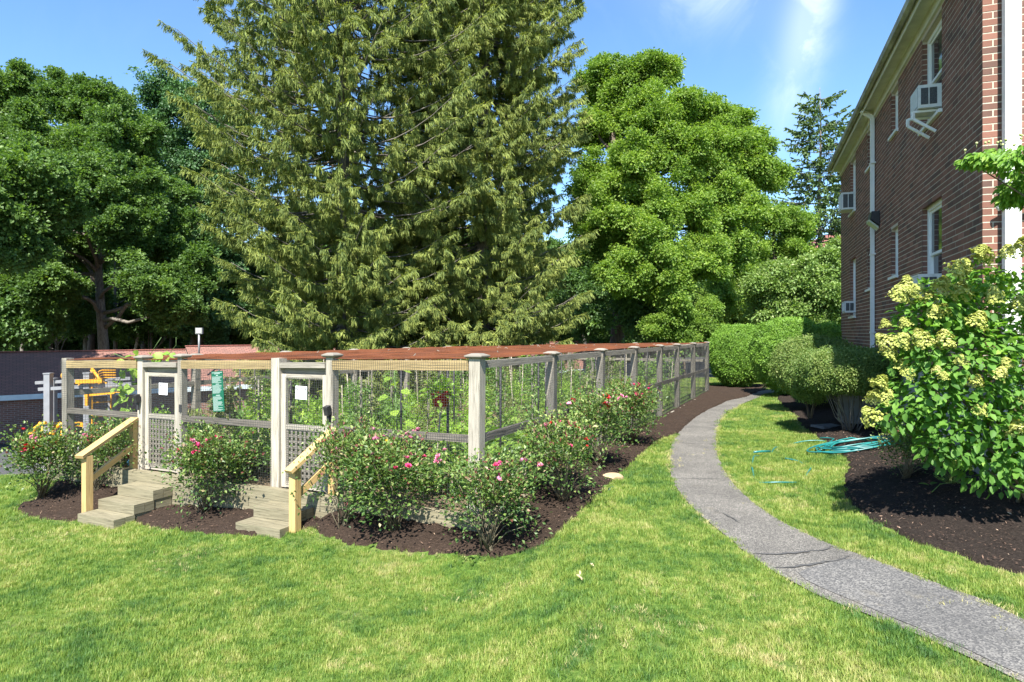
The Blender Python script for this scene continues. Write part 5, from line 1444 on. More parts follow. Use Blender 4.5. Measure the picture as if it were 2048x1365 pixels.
def conifer(name, label, base, hgt, r0, prof, nlev, key, bough=(6, 9), droop=.16, up=.20, seed=0, dens=3.6, zmin=.5, bark='barkgrey', sc=(.55, 1.0), sparse=0.0, zs=1.0, airy=0.0):
    r_ = np.random.default_rng(seed); r = thing(name, label, 'tree', base)
    tr = MB(); P = [np.array([math.sin(i * .9 + seed) * .05, math.cos(i * .7) * .05, -.3 + (hgt + .3) * i / 14]) for i in range(15)]
    tr.tube(P, [r0 * (1.25 if i == 0 else 1) * (1 - .93 * i / 14) for i in range(15)], 10); link('trunk', tr.mesh('trunk'), r, bark)
    Q = []; DD = []; SC = []; br = MB()
    for lv in range(nlev):
        z = zmin + (hgt * .985 - zmin) * ((lv + r_.uniform(-.3, .3)) / nlev) ** zs
        nb = int(r_.integers(*bough)); a0 = r_.uniform(0, 6.28)
        Rm = np.interp(z, prof[0], prof[1])
        for b_ in range(nb):
            if r_.random() < sparse: continue
            a = a0 + b_ * 2 * math.pi / nb + r_.normal(0, .18); Lb = Rm * (r_.uniform(.5, 1.08) if r_.random() < .8 else r_.uniform(1.0, 1.15))
            zz = z + r_.normal(0, .15); ca, sa = math.cos(a), math.sin(a); pts = []
            m_ = 7
            for i in range(m_ + 1):
                t_ = i / m_; h = zz - droop * Lb * math.sin(t_ * math.pi * .75) + up * Lb * t_ ** 2.2
                w_ = .08 * Lb * math.sin(t_ * 3 + a * 3); pts.append(np.array([ca * Lb * t_ - sa * w_ * t_, sa * Lb * t_ + ca * w_ * t_, h]))
            br.tube(pts, [max(.012, .045 * (Lb / 5) * (1 - .8 * i / m_)) * (1.5 if key == 'pine' else 1) for i in range(m_ + 1)], 4, cap=False)
            ns = max(3, int(Lb * dens * 2 * (1 - (airy if z > 9 else 0))))
            for s_ in range(ns):
                t_ = .16 + .86 * ((s_ + r_.random()) / ns) ** .85; i = min(int(t_ * m_), m_ - 1); f = t_ * m_ - i
                p = pts[i] + (pts[i + 1] - pts[i]) * f; dr = unit(pts[i + 1] - pts[i])
                if t_ < .95:
                    sd = r_.choice([-1, 1]); ang = sd * r_.uniform(.35, 1.15); off = r_.uniform(0, .32) * (1.2 - t_) * Lb * .45
                    c, s2 = math.cos(ang), math.sin(ang); dr = np.array([dr[0] * c - dr[1] * s2, dr[0] * s2 + dr[1] * c, dr[2] - .10 - r_.uniform(0, .35 if key == 'pine' else .9)])
                    p = p + dr * off * np.array([1, 1, .8])
                Q.append(p); DD.append(dr); SC.append(r_.uniform(*sc))
    Q = np.array(Q); DD = np.array(DD)
    if key == 'spruce': DD[:, 2] *= .45
    o = scatter('crown', Q, rot_from(DD, r_.normal(0, .25, len(Q))), np.array(SC), pr[key], r)
    link('boughs', br.mesh('boughs'), r, bark); return r, len(Q)
profA = ([0, 1.5, 5, 9, 12, 15, 18, 25, 31], [2.5, 3.1, 3.7, 4.5, 5.4, 5.5, 5.0, 3.4, .3])
_, nA = conifer('spruce_tree', 'left of the two tall drooping Norway spruces behind the garden', base_at(690, 25), 31, .38, profA, 80, 'spruce', seed=1, zs=1.0, airy=.42)
profB = ([0, 1.5, 5, 9, 12, 15, 22, 29], [3.3, 3.8, 3.9, 3.8, 3.8, 3.7, 2.6, .3])
_, nB = conifer('spruce_tree', 'right of the two tall drooping Norway spruces behind the garden', base_at(965, 28), 29, .36, profB, 78, 'spruce', seed=2, airy=.12)
_, nC = conifer('spruce_tree', 'younger spruce filling the gap low between the two tall spruces', base_at(835, 36), 15, .25, ([0, 2, 8, 12, 15], [3.6, 4.0, 2.9, 1.4, .2]), 36, 'spruce', seed=3)
_, nD = conifer('pine_tree', 'tall sparse dark pine against the sky beside the brick building', base_at(1640, 52), 21.3, .28, ([0, 3, 8, 12, 16, 21.3], [3.0, 4.6, 4.9, 4.2, 2.6, .3]), 40, 'pine', bough=(5, 7), droop=.0, up=.25, seed=4, dens=1.5, zmin=2.5, sparse=.15, sc=(.9, 1.4))
print('spruce sprays', nA, nB, nC, nD)

# ---- woods behind
def where(px):
    return 'at the left edge' if px < 60 else 'behind the maple trunk' if px < 300 else 'beyond the pole lamp' if px < 480 else 'behind the left spruce' if px < 780 else 'behind the right spruce' if px < 1120 else 'behind the bright oak' if px < 1450 else 'behind the pine and brick building'
bg = thing('woodland_tree', 'leafy woodland tree in the row behind the garages', 'tree', (-30, 62, -3.3), group='woodland trees behind the garages')
def wood_tree(r, seed, key, n):
    tr = MB(); rs = np.random.default_rng(seed); lob = []
    for i in range(9):
        a = rs.uniform(0, 6.28); q = rs.uniform(0, 3.0); lob.append((q * math.cos(a), q * math.sin(a), rs.uniform(7.5, 16), rs.uniform(1.8, 2.8), rs.uniform(1.5, 2.2)))
    tr.tube([(0, 0, -.4), (.1, 0, 4), (-.1, .1, 9), (.1, 0, 14)], [.3, .22, .16, .05], 8); link('trunk', tr.mesh('trunk'), r, 'barkgrey')
    crown('crown', lob, n, pr[key], r, (1.1, 1.7), seed=seed)
wood_tree(bg, 5, 'maple_low', 900)
bg2 = thing('woodland_tree', 'leafy woodland tree in the row behind the garages', 'tree', (-40, 64, -3.3), group='woodland trees behind the garages'); wood_tree(bg2, 6, 'maple', 900)
spots = []
rs = np.random.default_rng(3)
for px in range(-160, 1180, 55):
    Y = rs.uniform(57, 66); spots.append((px + rs.uniform(-15, 15), Y))
for px in range(-140, 1180, 70):
    Y = rs.uniform(72, 82); spots.append((px + rs.uniform(-15, 15), Y))
srcs = [bg, bg2]
for i, (px, Y) in enumerate(spots):
    o = srcs[i] if i < 2 else copy_tree(srcs[i % 2])
    x = (px - 1024) / FPX * Y; o.location = (x, Y, float(gz(x, Y))); o.rotation_euler = (0, 0, rs.uniform(0, 6.28)); k = rs.uniform(.85, 1.1); o.scale = (k, k, k * .92)
    o['label'] = ('leafy green woodland tree ' if i % 2 == 0 else 'dark green maple like woodland tree ') + ('in the near row ' if Y < 68 else 'in the far row ') + where(px)
rt = []
for i, px in enumerate((1170, 1260, 1350, 1440, 1520, 1600, 1690, 1780)):
    Y = rs.uniform(52, 62); o = copy_tree(srcs[i % 2]); x = (px - 1024) / FPX * Y; o.location = (x, Y, 0); k = rs.uniform(.62, .75); o.scale = (k, k, k * .8); o.rotation_euler = (0, 0, rs.uniform(0, 6.28))
    o['label'] = ['leafy', 'dark green'][i % 2] + ' background tree ' + ('just right of the right spruce', 'behind the oak trunk', 'behind the middle of the bright oak', 'behind the right of the bright oak', 'behind the mid green tree', 'behind the pale dogwood', 'behind the far house end', 'behind the far house')[i]; o['group'] = 'trees beyond the garden end'
# undergrowth closing the view below the crowns
ub = thing('woodland_bush', 'low woodland undergrowth bush among the far trunks', 'bush', (0, 0, 0), group='woodland bushes behind the garages')
rsu = np.random.default_rng(9)
lob = [(rsu.uniform(-1.5, 1.5), rsu.uniform(-1, 1), rsu.uniform(.8, 3.2), rsu.uniform(.9, 1.4), rsu.uniform(.8, 1.2)) for _ in range(7)]
crown('foliage', lob, 420, pr['maple_low'], ub, (.8, 1.2), seed=12)
tr = MB()
for k in range(5): limb(tr, (0, 0, -.2), (rsu.uniform(-1.2, 1.2), rsu.uniform(-1, 1), rsu.uniform(1.5, 3)), .05, .015, 4)
link('stems', tr.mesh('stems'), ub, 'barkgrey')
first = True
for row, (Ylo, Yhi, stp) in enumerate(((60, 64, 62), (68, 74, 55))):
    for px in range(-150, 1760, stp):
        if row == 0 and rs.random() < .25: continue
        o = ub if first else copy_tree(ub); first = False
        Y = rs.uniform(Ylo, Yhi); x = (px + rs.uniform(-15, 15) - 1024) / FPX * Y; o.location = (x, Y, float(gz(x, Y))); o['label'] = ('nearer' if row == 0 else 'farther') + ' low woodland bush among the trunks ' + where(px); k = rs.uniform(1.0, 1.5) * (1.35 if row else 1); o.scale = (k * 1.2, k, k); o.rotation_euler = (0, 0, rs.uniform(0, 6.28))
# bare trunks seen below the crowns
for i, (px, Y, r_, h, mt, dx, lb) in enumerate(((180, 56, .30, 14, 'bark', .3, 'dark bare trunk close left of the maple trunk'), (232, 53, .16, 13, 'barkgrey', -.2, 'slender grey trunk just right of the maple trunk'), (256, 52, .13, 9, 'birch', 1.2, 'pale leaning sapling trunk in the woods'), (300, 54, .11, 11, 'barkgrey', .2, 'thin grey trunk in the woods left of the pole lamp'), (45, 55, .15, 12, 'barkgrey', -.2, 'grey trunk in the woods near the left edge'), (342, 60, .2, 14, 'bark', .1, 'dark trunk in the woods just left of the pole lamp'), (415, 58, .18, 14, 'bark', -.3, 'dark trunk in the woods right of the pole lamp'), (100, 60, .2, 14, 'bark', .2, 'dark trunk in the woods between the left edge and the maple'))):
    b0 = base_at(px, Y)
    t_ = thing('bare_tree', lb, 'tree', b0); m_ = MB()
    m_.tube([(0, 0, -.3), (dx * .2, 0, h * .25), (dx * .6, .1, h * .6), (dx * .7, 0, h)], [r_ * 1.3, r_, r_ * .75, r_ * .35], 8); link('trunk', m_.mesh('trunk'), t_, mt)
    m_ = MB()
    for k in range(4):
        z = rng.uniform(.45, .9) * h; a = rng.uniform(0, 6.28); limb(m_, (dx * .65, 0, z), (dx * .65 + 1.6 * math.cos(a), 1.6 * math.sin(a), z + 1.2), r_ * .3, r_ * .05)
    link('branches', m_.mesh('branches'), t_, mt)
# trees outside the left edge that shade the garages
b0 = (-27.5, 29.0, float(gz(-27.5, 29.0)))
tree('maple_tree', 'broad maple out of view left of the asphalt yard', 'tree', b0, 17, .35, [(0, 0, 13, 3.6, 3), (3.4, -1, 11, 3.0, 2.3), (-3, -1, 11, 3, 2.4), (0, -2.5, 9.5, 3, 2.0), (3, -2.5, 9, 2.6, 1.6), (4.6, 0, 12.5, 2.6, 2), (5.4, -1.5, 10, 2.2, 1.6), (-4, -1, 8.8, 3, 1.6), (1, 0, 8.8, 3, 1.5), (6.2, 0, 12, 2, 1.6)], 4200, 'maple', 'barkgrey', seed=21)

# ------------------------------------------------------------------ clipped hedges and shrubs
def hedge(name, label, c, rx, ry, z0, z1, n, key='hedge', sq=2.6, gap=0.0, seed=0, sc=(.8, 1.2), rz=0.0, cat='hedge', flare=0.0, stems=0):
    """a clipped superellipsoid: leaf sprays on and just under its surface over a dark twiggy inside"""
    r_ = np.random.default_rng(seed); zc = (z0 + z1) / 2; hz = (z1 - z0) / 2
    r = thing(name, label, cat, (c[0], c[1], z0 - gap), rz)
    d = unit(r_.normal(size=(n, 3))); 
    k = (np.abs(d) ** sq).sum(1) ** (-1 / sq); rad = k * (1 - .16 * r_.random(n) ** 1.5) * (1 + .035 * np.sin(d[:, 0] * 5 + seed) * np.sin(d[:, 1] * 6 + d[:, 2] * 5) + r_.normal(0, .028, n))
    P = d * rad[:, None] * [rx, ry, hz]; lo = P[:, 2] < 0
    P[lo, :2] *= (1 - flare * (np.abs(P[lo, 2:3]) / hz) ** 2)
    P[:, 2] += hz + gap
    Rt = np.stack([r_.normal(0, .35, n), np.arccos(np.clip(d[:, 2], -1, 1)) * .85 + r_.normal(0, .5, n), np.arctan2(d[:, 1], d[:, 0]) + r_.normal(0, .5, n)], 1)
    scatter('foliage', P, Rt, r_.uniform(*sc, n), pr[key], r)
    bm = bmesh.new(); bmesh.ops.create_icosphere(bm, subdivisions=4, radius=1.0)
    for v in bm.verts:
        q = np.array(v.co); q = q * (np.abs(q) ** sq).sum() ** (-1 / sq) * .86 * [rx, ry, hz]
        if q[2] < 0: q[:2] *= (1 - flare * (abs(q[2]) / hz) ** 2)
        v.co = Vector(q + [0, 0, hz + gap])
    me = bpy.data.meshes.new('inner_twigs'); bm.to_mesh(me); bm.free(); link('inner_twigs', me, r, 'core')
    m_ = MB(); ns = stems or 7
    for k in range(ns):
        a = r_.uniform(0, 6.28); q = r_.uniform(.0, .16) * rx; e = r_.uniform(.25, .75)
        limb(m_, (q * math.cos(a), q * math.sin(a), -.05), (e * rx * math.cos(a), e * ry * math.sin(a), gap + hz * (.7 if stems else .4)), .012 if stems else .018, .006, 5, .22)
    link('stems', m_.mesh('stems'), r, 'barkgrey' if stems else 'bark')
    return r
def hp_(px, Y): return ((px - 1024) / FPX * Y, Y)
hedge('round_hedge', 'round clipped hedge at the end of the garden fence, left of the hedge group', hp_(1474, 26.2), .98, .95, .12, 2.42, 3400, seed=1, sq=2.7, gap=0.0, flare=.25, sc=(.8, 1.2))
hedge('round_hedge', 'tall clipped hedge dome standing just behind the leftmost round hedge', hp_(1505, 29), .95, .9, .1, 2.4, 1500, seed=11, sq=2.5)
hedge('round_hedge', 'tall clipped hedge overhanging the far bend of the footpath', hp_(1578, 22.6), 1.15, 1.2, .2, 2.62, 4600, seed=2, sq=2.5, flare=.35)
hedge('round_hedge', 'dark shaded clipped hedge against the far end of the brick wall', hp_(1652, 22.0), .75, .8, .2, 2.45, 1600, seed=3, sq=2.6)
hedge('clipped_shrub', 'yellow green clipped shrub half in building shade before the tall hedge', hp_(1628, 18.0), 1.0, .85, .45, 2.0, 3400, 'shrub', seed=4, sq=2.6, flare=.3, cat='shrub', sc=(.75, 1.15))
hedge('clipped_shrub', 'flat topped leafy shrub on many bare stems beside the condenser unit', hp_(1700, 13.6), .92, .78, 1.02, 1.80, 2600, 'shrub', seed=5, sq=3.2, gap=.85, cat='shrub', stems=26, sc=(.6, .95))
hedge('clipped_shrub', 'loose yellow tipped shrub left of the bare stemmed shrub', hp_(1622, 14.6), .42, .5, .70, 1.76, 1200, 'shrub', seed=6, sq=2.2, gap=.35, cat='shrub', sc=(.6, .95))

# ------------------------------------------------------------------ roses
def rose_bush(seed, nl=4200):
    r_ = np.random.default_rng(seed); canes = MB(); tips = []
    for k in range(16):
        a = r_.uniform(0, 6.28); q = r_.uniform(.15, .5); h = r_.uniform(.65, 1.02); p0 = (r_.normal(0, .03), r_.normal(0, .03), -.03)
        p1 = (q * math.cos(a) * .35, q * math.sin(a) * .35, h * .45); p2 = (q * math.cos(a), q * math.sin(a), h)
        canes.tube([p0, p1, p2], [.0065, .005, .002], 5)
        for j in range(4):
            t_ = r_.uniform(.35, 1); b_ = np.array(p1) * (1 - t_) + np.array(p2) * t_; e = b_ + np.array([r_.normal(0, .13), r_.normal(0, .13), r_.uniform(.02, .16)]); canes.tube([b_, e], [.004, .002], 4); tips.append(e)
        tips.append(np.array(p2))
        lo = np.array([q * 1.1 * math.cos(a + .6), q * 1.1 * math.sin(a + .6), r_.uniform(.28, .55)]); canes.tube([p0, tuple(lo * [.5, .5, .7]), tuple(lo)], [.008, .005, .003], 4); tips.append(lo)
    tips = np.array(tips); c = tips[r_.integers(0, len(tips), nl)]; P = c + r_.normal(0, .105, (nl, 3)) * [1, 1, .95]
    lowz = P[:, 2] < .28; P[lowz, 2] += r_.random(lowz.sum()) * .45 * (r_.random(lowz.sum()) < .35); P[:, 2] = np.maximum(P[:, 2], .07)
    D = unit(P - [0, 0, .35]) + r_.normal(0, .6, (nl, 3)); N = np.array([0, 0, 1.]) + r_.normal(0, .55, (nl, 3))
    hgt = P[:, 2]; v = np.clip(.28 + .30 * (hgt - .4) + r_.normal(0, .17, nl) + (r_.random(nl) < .13 * np.clip(hgt * 1.3, 0, 1)) * .55, 0, 1)
    Ls = r_.uniform(.032, .060, nl); V, F, vv = leaves(P, D, N, Ls, Ls * .66, v, 'd', .2, .1)
    cm = canes.mesh('canes'); cm.materials.append(MT['cane']); fm = np_mesh('foliage', V, F, vv); fm.materials.append(MT['rose'])
    top = tips[np.argsort(-tips[:, 2])][:45]
    return cm, fm, top
def flower_mesh(seed, mat, s=1.0):
    r_ = np.random.default_rng(seed); n = 22; a = r_.uniform(0, 6.28, n); e = np.linspace(1.35, .1, n)
    D = np.stack([np.cos(a) * np.cos(e), np.sin(a) * np.cos(e), np.sin(e)], 1); P = D * .006
    V, F, v = leaves(P, D, np.array([0, 0, 1.]) * .8 - D * .8, .042 * s, .034 * s, r_.random(n), 'o', .2, -.25)
    me = np_mesh('flower', V, F, v); me.materials.append(MT[mat]); return me
FM = {k: [flower_mesh(i, k, 1.0) for i in range(2)] for k in ('pink', 'palepink', 'redp', 'yellowp')}
RV = [rose_bush(100 + i) for i in range(4)]
roses = [  # px, py of base, height, label, flowers
    (84, 1000, 1.02, 1.08, 'rose bush with red and pink blooms at the far left of the mulch bed', 'redp', 8),
    (196, 985, .92, .9, 'rose bush close left of the longer flight of steps', 'pink', 6),
    (408, 1030, 1.10, 1.0, 'rose bush with pink blooms between the two flights of steps', 'pink', 8),
    (478, 1000, .85, .8, 'smaller rose bush close left of the shorter flight of steps', 'redp', 4),
    (688, 1056, 1.15, .80, 'tall rose bush just right of the shorter flight of steps', 'palepink', 10),
    (790, 1066, 1.02, 1.12, 'wide pink rose bush in the middle of the front bed', 'palepink', 12),
    (975, 1105, 1.0, 1.0, 'rose bush at the front corner of the mulch bed', 'palepink', 7),
    (1128, 1010, 1.0, 1.0, 'second rose bush along the right side of the fence', 'redp', 9),
    (1203, 940, 1.10, 1.0, 'third rose bush along the right side of the fence', 'redp', 8),
    (1262, 892, 1.10, .95, 'farthest rose bush, with crimson blooms, along the right side of the fence', 'pink', 9)]
for i, (px, py, h, w_, lb, fl_, nf) in enumerate(roses):
    q = G(px, py); cm, fm, tops = RV[i % 4]
    r = thing('rose_bush', lb, 'rose bush', g3(q, .04), rz=i * 1.9, group='rose bushes round the garden fence'); k = h
    r.scale = (k * w_ * 1.0, k * w_ * 1.0, k * .96)
    link('canes', cm, r); link('foliage', fm, r)
    for j in range(int(nf * 1.5)):
        p = tops[int(rng.integers(0, len(tops)))] + np.array([rng.normal(0, .05), rng.normal(0, .05), .05])
        # keep blooms on the sunny, lawn side
        key = fl_ if rng.random() < .5 else ['pink', 'palepink', 'palepink'][int(rng.integers(0, 3))]
        if i in (4, 5) and j == 1: key = 'yellowp'
        for _ in range(1 if rng.random() < .6 else 3):
            f = link('flower', FM[key][j % 2], r); f.location = Vector(p) + Vector((rng.normal(0, .03), rng.normal(0, .03), rng.normal(0, .02))); f.rotation_euler = (rng.normal(0, .5), rng.normal(0, .5), rng.uniform(0, 6))
            sc_ = rng.uniform(.6, 1.05); f.scale = (sc_,) * 3

# ------------------------------------------------------------------ hydrangea
hb = (5.85, 7.30, float(gz(5.85, 7.30)) + .04)
hyd = thing('hydrangea_bush', 'big hydrangea with cream yellow flower heads at the near corner of the brick building', 'hydrangea', hb)
HL = [(1945, 610, 55, 0), (1880, 610, 52, -.1), (1840, 690, 52, -.1), (1930, 720, 85, -.1), (2010, 640, 80, .1), (1850, 780, 62, -.1), (1930, 820, 80, -.1), (2030, 780, 95, -.1), (1795, 830, 36, -.1), (1990, 900, 75, -.2), (2080, 620, 85, .1), (2130, 760, 110, 0), (1890, 880, 48, -.2), (1965, 560, 34, 0), (2085, 900, 70, 0), (1820, 625, 26, 0)]
Lb = np.array([(p[0] - hb[0], p[1] - hb[1], p[2] - hb[2], r_, r_) for p, r_ in ((AT(x, y, 7.15 + dy), rr / FPX * 7.15) for x, y, rr, dy in HL)])
r_ = np.random.default_rng(77)
def shell_pts(n, lo=.72, hi=1.05):
    w_ = Lb[:, 3] ** 2; k = r_.choice(len(Lb), n * 4, p=w_ / w_.sum()); d = unit(r_.normal(size=(n * 4, 3))); P = Lb[k, :3] + d * r_.uniform(lo, hi, (n * 4, 1)) * Lb[k, 3:4]
    q = np.linalg.norm((P[:, None] - Lb[None, :, :3]) / Lb[None, :, 3:4], axis=2); q[np.arange(len(P)), k] = 9
    ok = (q > .8).all(1); return P[ok][:n], d[ok][:n]
P, d = shell_pts(4600, .35, 1.08)
P2, d2 = shell_pts(3000, .88, 1.14)
P = np.concatenate([P, P2]); d = np.concatenate([d, d2])
D = unit(d * [1, 1, .5] + r_.normal(0, .45, d.shape)) + [0, 0, -.35]; N = unit(np.array([0, 0, 1.]) + d * .55 + r_.normal(0, .35, d.shape))
Ls = r_.uniform(.06, .122, len(P)); vv = np.clip(r_.normal(.42, .22, len(P)) + .18 * (P[:, 2] - 1.2), 0, 1)
# the 300 leaves that face the lawn and stand nearest are single leaves; the rest is one mass
score = P[:, 1] + hb[1] - 1.2 * Ls * 8 + np.abs(P[:, 2] - 1.4) * .3; order = np.argsort(score); one = order[:290]; rest = order[290:]
V, F, v = leaves(P[rest], D[rest], N[rest], Ls[rest], Ls[rest] * .62, vv[rest], 'o', .16, .18)
o = link('foliage', np_mesh('foliage', V, F, v, True), hyd, 'hydleaf'); o['kind'] = 'stuff'
for i in one:
    V, F, v = leaves(np.zeros((1, 3)), D[i:i + 1], N[i:i + 1], Ls[i], Ls[i] * .62, vv[i:i + 1], 'o', .16, .18)
    me = np_mesh('leaf', V, F, v, True); me.materials.append(MT['hydleaf']); o = link('leaf', me, hyd); o.location = P[i]
st_ = MB()
for k in range(9):
    a = r_.uniform(0, 6.28); q = r_.uniform(.02, .22); c = Lb[k % len(Lb), :3] * .75
    limb(st_, (q * math.cos(a), q * math.sin(a), -.08), c, .028, .012, 6, .16)
for k in range(120):
    i = int(r_.integers(0, len(P))); c = Lb[int(np.argmin(np.linalg.norm(Lb[:, :3] - P[i], axis=1))), :3] * [.7, .7, .8]; limb(st_, c, P[i], .007, .003, 3, .15, sides=4)
link('stems', st_.mesh('stems'), hyd, 'cane')
def panicle(seed, big=1.0):
    q = np.random.default_rng(seed); n = 300; h = q.random(n); a = q.uniform(0, 6.28, n); rad = (.078 * (1 - h) ** .8 + .016) * (1 + .18 * np.sin(a * 3 + h * 9)) * q.uniform(.6, 1.05, n)
    C = np.stack([rad * np.cos(a), rad * np.sin(a), h * .15], 1); out = unit(np.stack([np.cos(a), np.sin(a), .5 + h], 1)); parts = []
    for k in range(3):
        dd = unit(np.cross(out, q.normal(size=(n, 3)))); parts.append(leaves(C - dd * .010, dd, out + q.normal(0, .3, (n, 3)), .024, .019, q.random(n), 'd', .15))
    V, F, v = join(parts); me = np_mesh('flower_head', V * big, F, v); me.materials.append(MT['hydflower']); return me
PM = [panicle(i) for i in range(4)]
fpx = [(1905, 548, 1.2), (1878, 580, 1.1), (1930, 552, 1.0), (1832, 590, 1.1), (1795, 592, 1.0), (1812, 578, .9), (1790, 600, .9), (1855, 605, .9), (1920, 595, 1.1), (1965, 520, 1.0), (1950, 510, .8), (2010, 515, .9), (2040, 500, 1.1), (1770, 655, .6), (1810, 655, .7), (1865, 632, .8), (1880, 628, .8), (1775, 690, 1.0), (1797, 690, 1.0), (1772, 715, .9), (1848, 690, 1.0), (1842, 678, .8), (1885, 695, 1.15), (1945, 655, 1.1), (1800, 740, .9), (1812, 752, .7), (1920, 725, .6), (1947, 772, .8), (1990, 755, .8), (2015, 735, .7), (2030, 620, .9), (1985, 600, 1.0), (1752, 775, 1.0), (1745, 800, .9), (1765, 800, .9), (1885, 757, .5), (1750, 845, 1.2), (1920, 935, .9), (2035, 865, 1.0), (1870, 745, .5), (1955, 825, .7), (2040, 805, .6)]
for i, (px, py, s_) in enumerate(fpx):
    # nearest lobe decides how far out the head sits
    best = None
    for Y in np.linspace(6.0, 7.6, 60):
        p = np.array(AT(px, py, Y)) - np.array(hb)
        if (np.linalg.norm((p - Lb[:, :3]) / Lb[:, 3:4], axis=1) < 1.02).any(): best = p; break
    if best is None: best = np.array(AT(px, py, 7.05)) - np.array(hb)
    f = link('flower_head', PM[i % 4], hyd); f.location = best + np.array([0, -.02, 0]); f.rotation_euler = (r_.normal(.35, .3), r_.normal(-.1, .35), r_.uniform(0, 6)); k = s_ * 1.06; f.scale = (k * 1.1, k * 1.1, k)
# low extension of leaves lower left
sb = G(1812, 962); small = thing('twiggy_shrub', 'small twiggy rose shrub under the left side of the hydrangea', 'shrub', g3(sb, .04)); small.scale = (.75, .75, .62)
link('canes', RV[1][0], small); link('foliage', RV[1][1], small)
for px, py, lb in ((1905, 975, 'sparse tuft of twigs in the dark mulch below the hydrangea'),):
    q = G(px, py); t_ = thing('weed_tuft', lb, 'weed', g3(q, .04)); n = 60
    PP = np.random.default_rng(4).normal(0, .05, (n, 3)) * [1, 1, 0]; DD = np.random.default_rng(5).normal(0, .5, (n, 3)) + [0, 0, 1]
    V, F, v = leaves(PP, DD, np.tile([0, -1., 0], (n, 1)), .16, .008, rng.random(n) * .4); link('stalks', np_mesh('stalks', V, F, v), t_, 'vegdry')
q = G(1880, 992); t_ = thing('hydrangea_shoot', 'low leafy shoot spreading over the dark mulch near the corner', 'plant', g3(q, .04)); n = 13
a = rng.uniform(0, 6.28, n); DD = np.stack([np.cos(a), np.sin(a), .25 + 0 * a], 1); PP = np.stack([rng.uniform(-.12, .3, n), rng.normal(0, .06, n), rng.uniform(.08, .2, n)], 1)
V, F, v = leaves(PP, DD, np.tile([0, 0, 1.], (n, 1)), .12, .075, rng.random(n), 'o', .15, .15); link('leaves', np_mesh('leaves', V, F, v, True), t_, 'hydleaf')
m_ = MB(); m_.tube([(-.1, 0, 0), (.0, 0, .1), (.3, 0, .14)], .006, 5); link('stem', m_.mesh('stem'), t_, 'stemgreen')

# ------------------------------------------------------------------ dogwood reaching in from the right
db = (7.0, 5.9, float(gz(7.0, 5.9)))
dog = thing('dogwood_tree', 'dogwood with drooping leaves and green fruit reaching in at the upper right', 'tree', db)
DL = [(1962, 318, 24), (1935, 322, 13), (1990, 312, 26), (2020, 325, 34), (2045, 310, 34), (2060, 350, 34), (2025, 375, 22), (2015, 398, 20), (2060, 395, 28), (2100, 330, 50), (2120, 400, 50), (2180, 320, 80), (2260, 280, 110), (2200, 430, 60), (2350, 330, 120), (2300, 180, 100), (2450, 260, 120)]
LD = np.array([(p[0] - db[0], p[1] - db[1], p[2] - db[2], q) for p, q in ((AT(x, y, 6.2 + .1 * rng.normal()), rr / FPX * 6.2) for x, y, rr in DL)])
w_ = LD[:, 3] ** 2; nl = 4600; k = r_.choice(len(LD), nl, p=w_ / w_.sum()); k[:1500] = r_.integers(0, 9, 1500); d = unit(r_.normal(size=(nl, 3))); P = LD[k, :3] + d * (r_.random((nl, 1)) ** .5) * LD[k, 3:4] * [1, 1, .62]
D = unit(d * [1, .6, .2] + np.array([-.35, -.1, -.75]) + r_.normal(0, .25, d.shape)); N = unit(np.array([-.3, -.6, .7]) + r_.normal(0, .5, d.shape)); Ls = r_.uniform(.05, .085, nl)
V, F, v = leaves(P, D, N, Ls, Ls * .42, np.clip(r_.normal(.5, .25, nl), 0, 1), 'o', .2, .2); o = link('foliage', np_mesh('foliage', V, F, v, True), dog, 'dogleaf'); o['kind'] = 'stuff'
m_ = MB(); root = np.array([.2, .1, 0.]); m_.tube([root + [0, 0, -.2], root + [.05, 0, 1.2], root + [-.05, .05, 2.4], root + [.1, 0, 4]], [.09, .07, .06, .03], 8)
for i in range(len(LD)):
    src = root + [-.02, .04, min(2.2, LD[i, 2] * .65)]; limb(m_, src, LD[i, :3], .022, .005, 6, .12, sides=5)
link('branches', m_.mesh('branches'), dog, 'bark')
for i in range(34):
    j = int(r_.integers(0, 9)); c = LD[j, :3] + np.array([r_.uniform(-1, 1), r_.uniform(-1, .2), 0]) * LD[j, 3] * .8; c = c + [0, 0, LD[j, 3] * .62 + .01]
    f = MB(); f.tube([c, c + [0, 0, .04]], .002, 4); f.ball(c + [0, 0, .045], .0115, 8, 6); link('fruit', f.mesh('fruit'), dog, 'fruit')

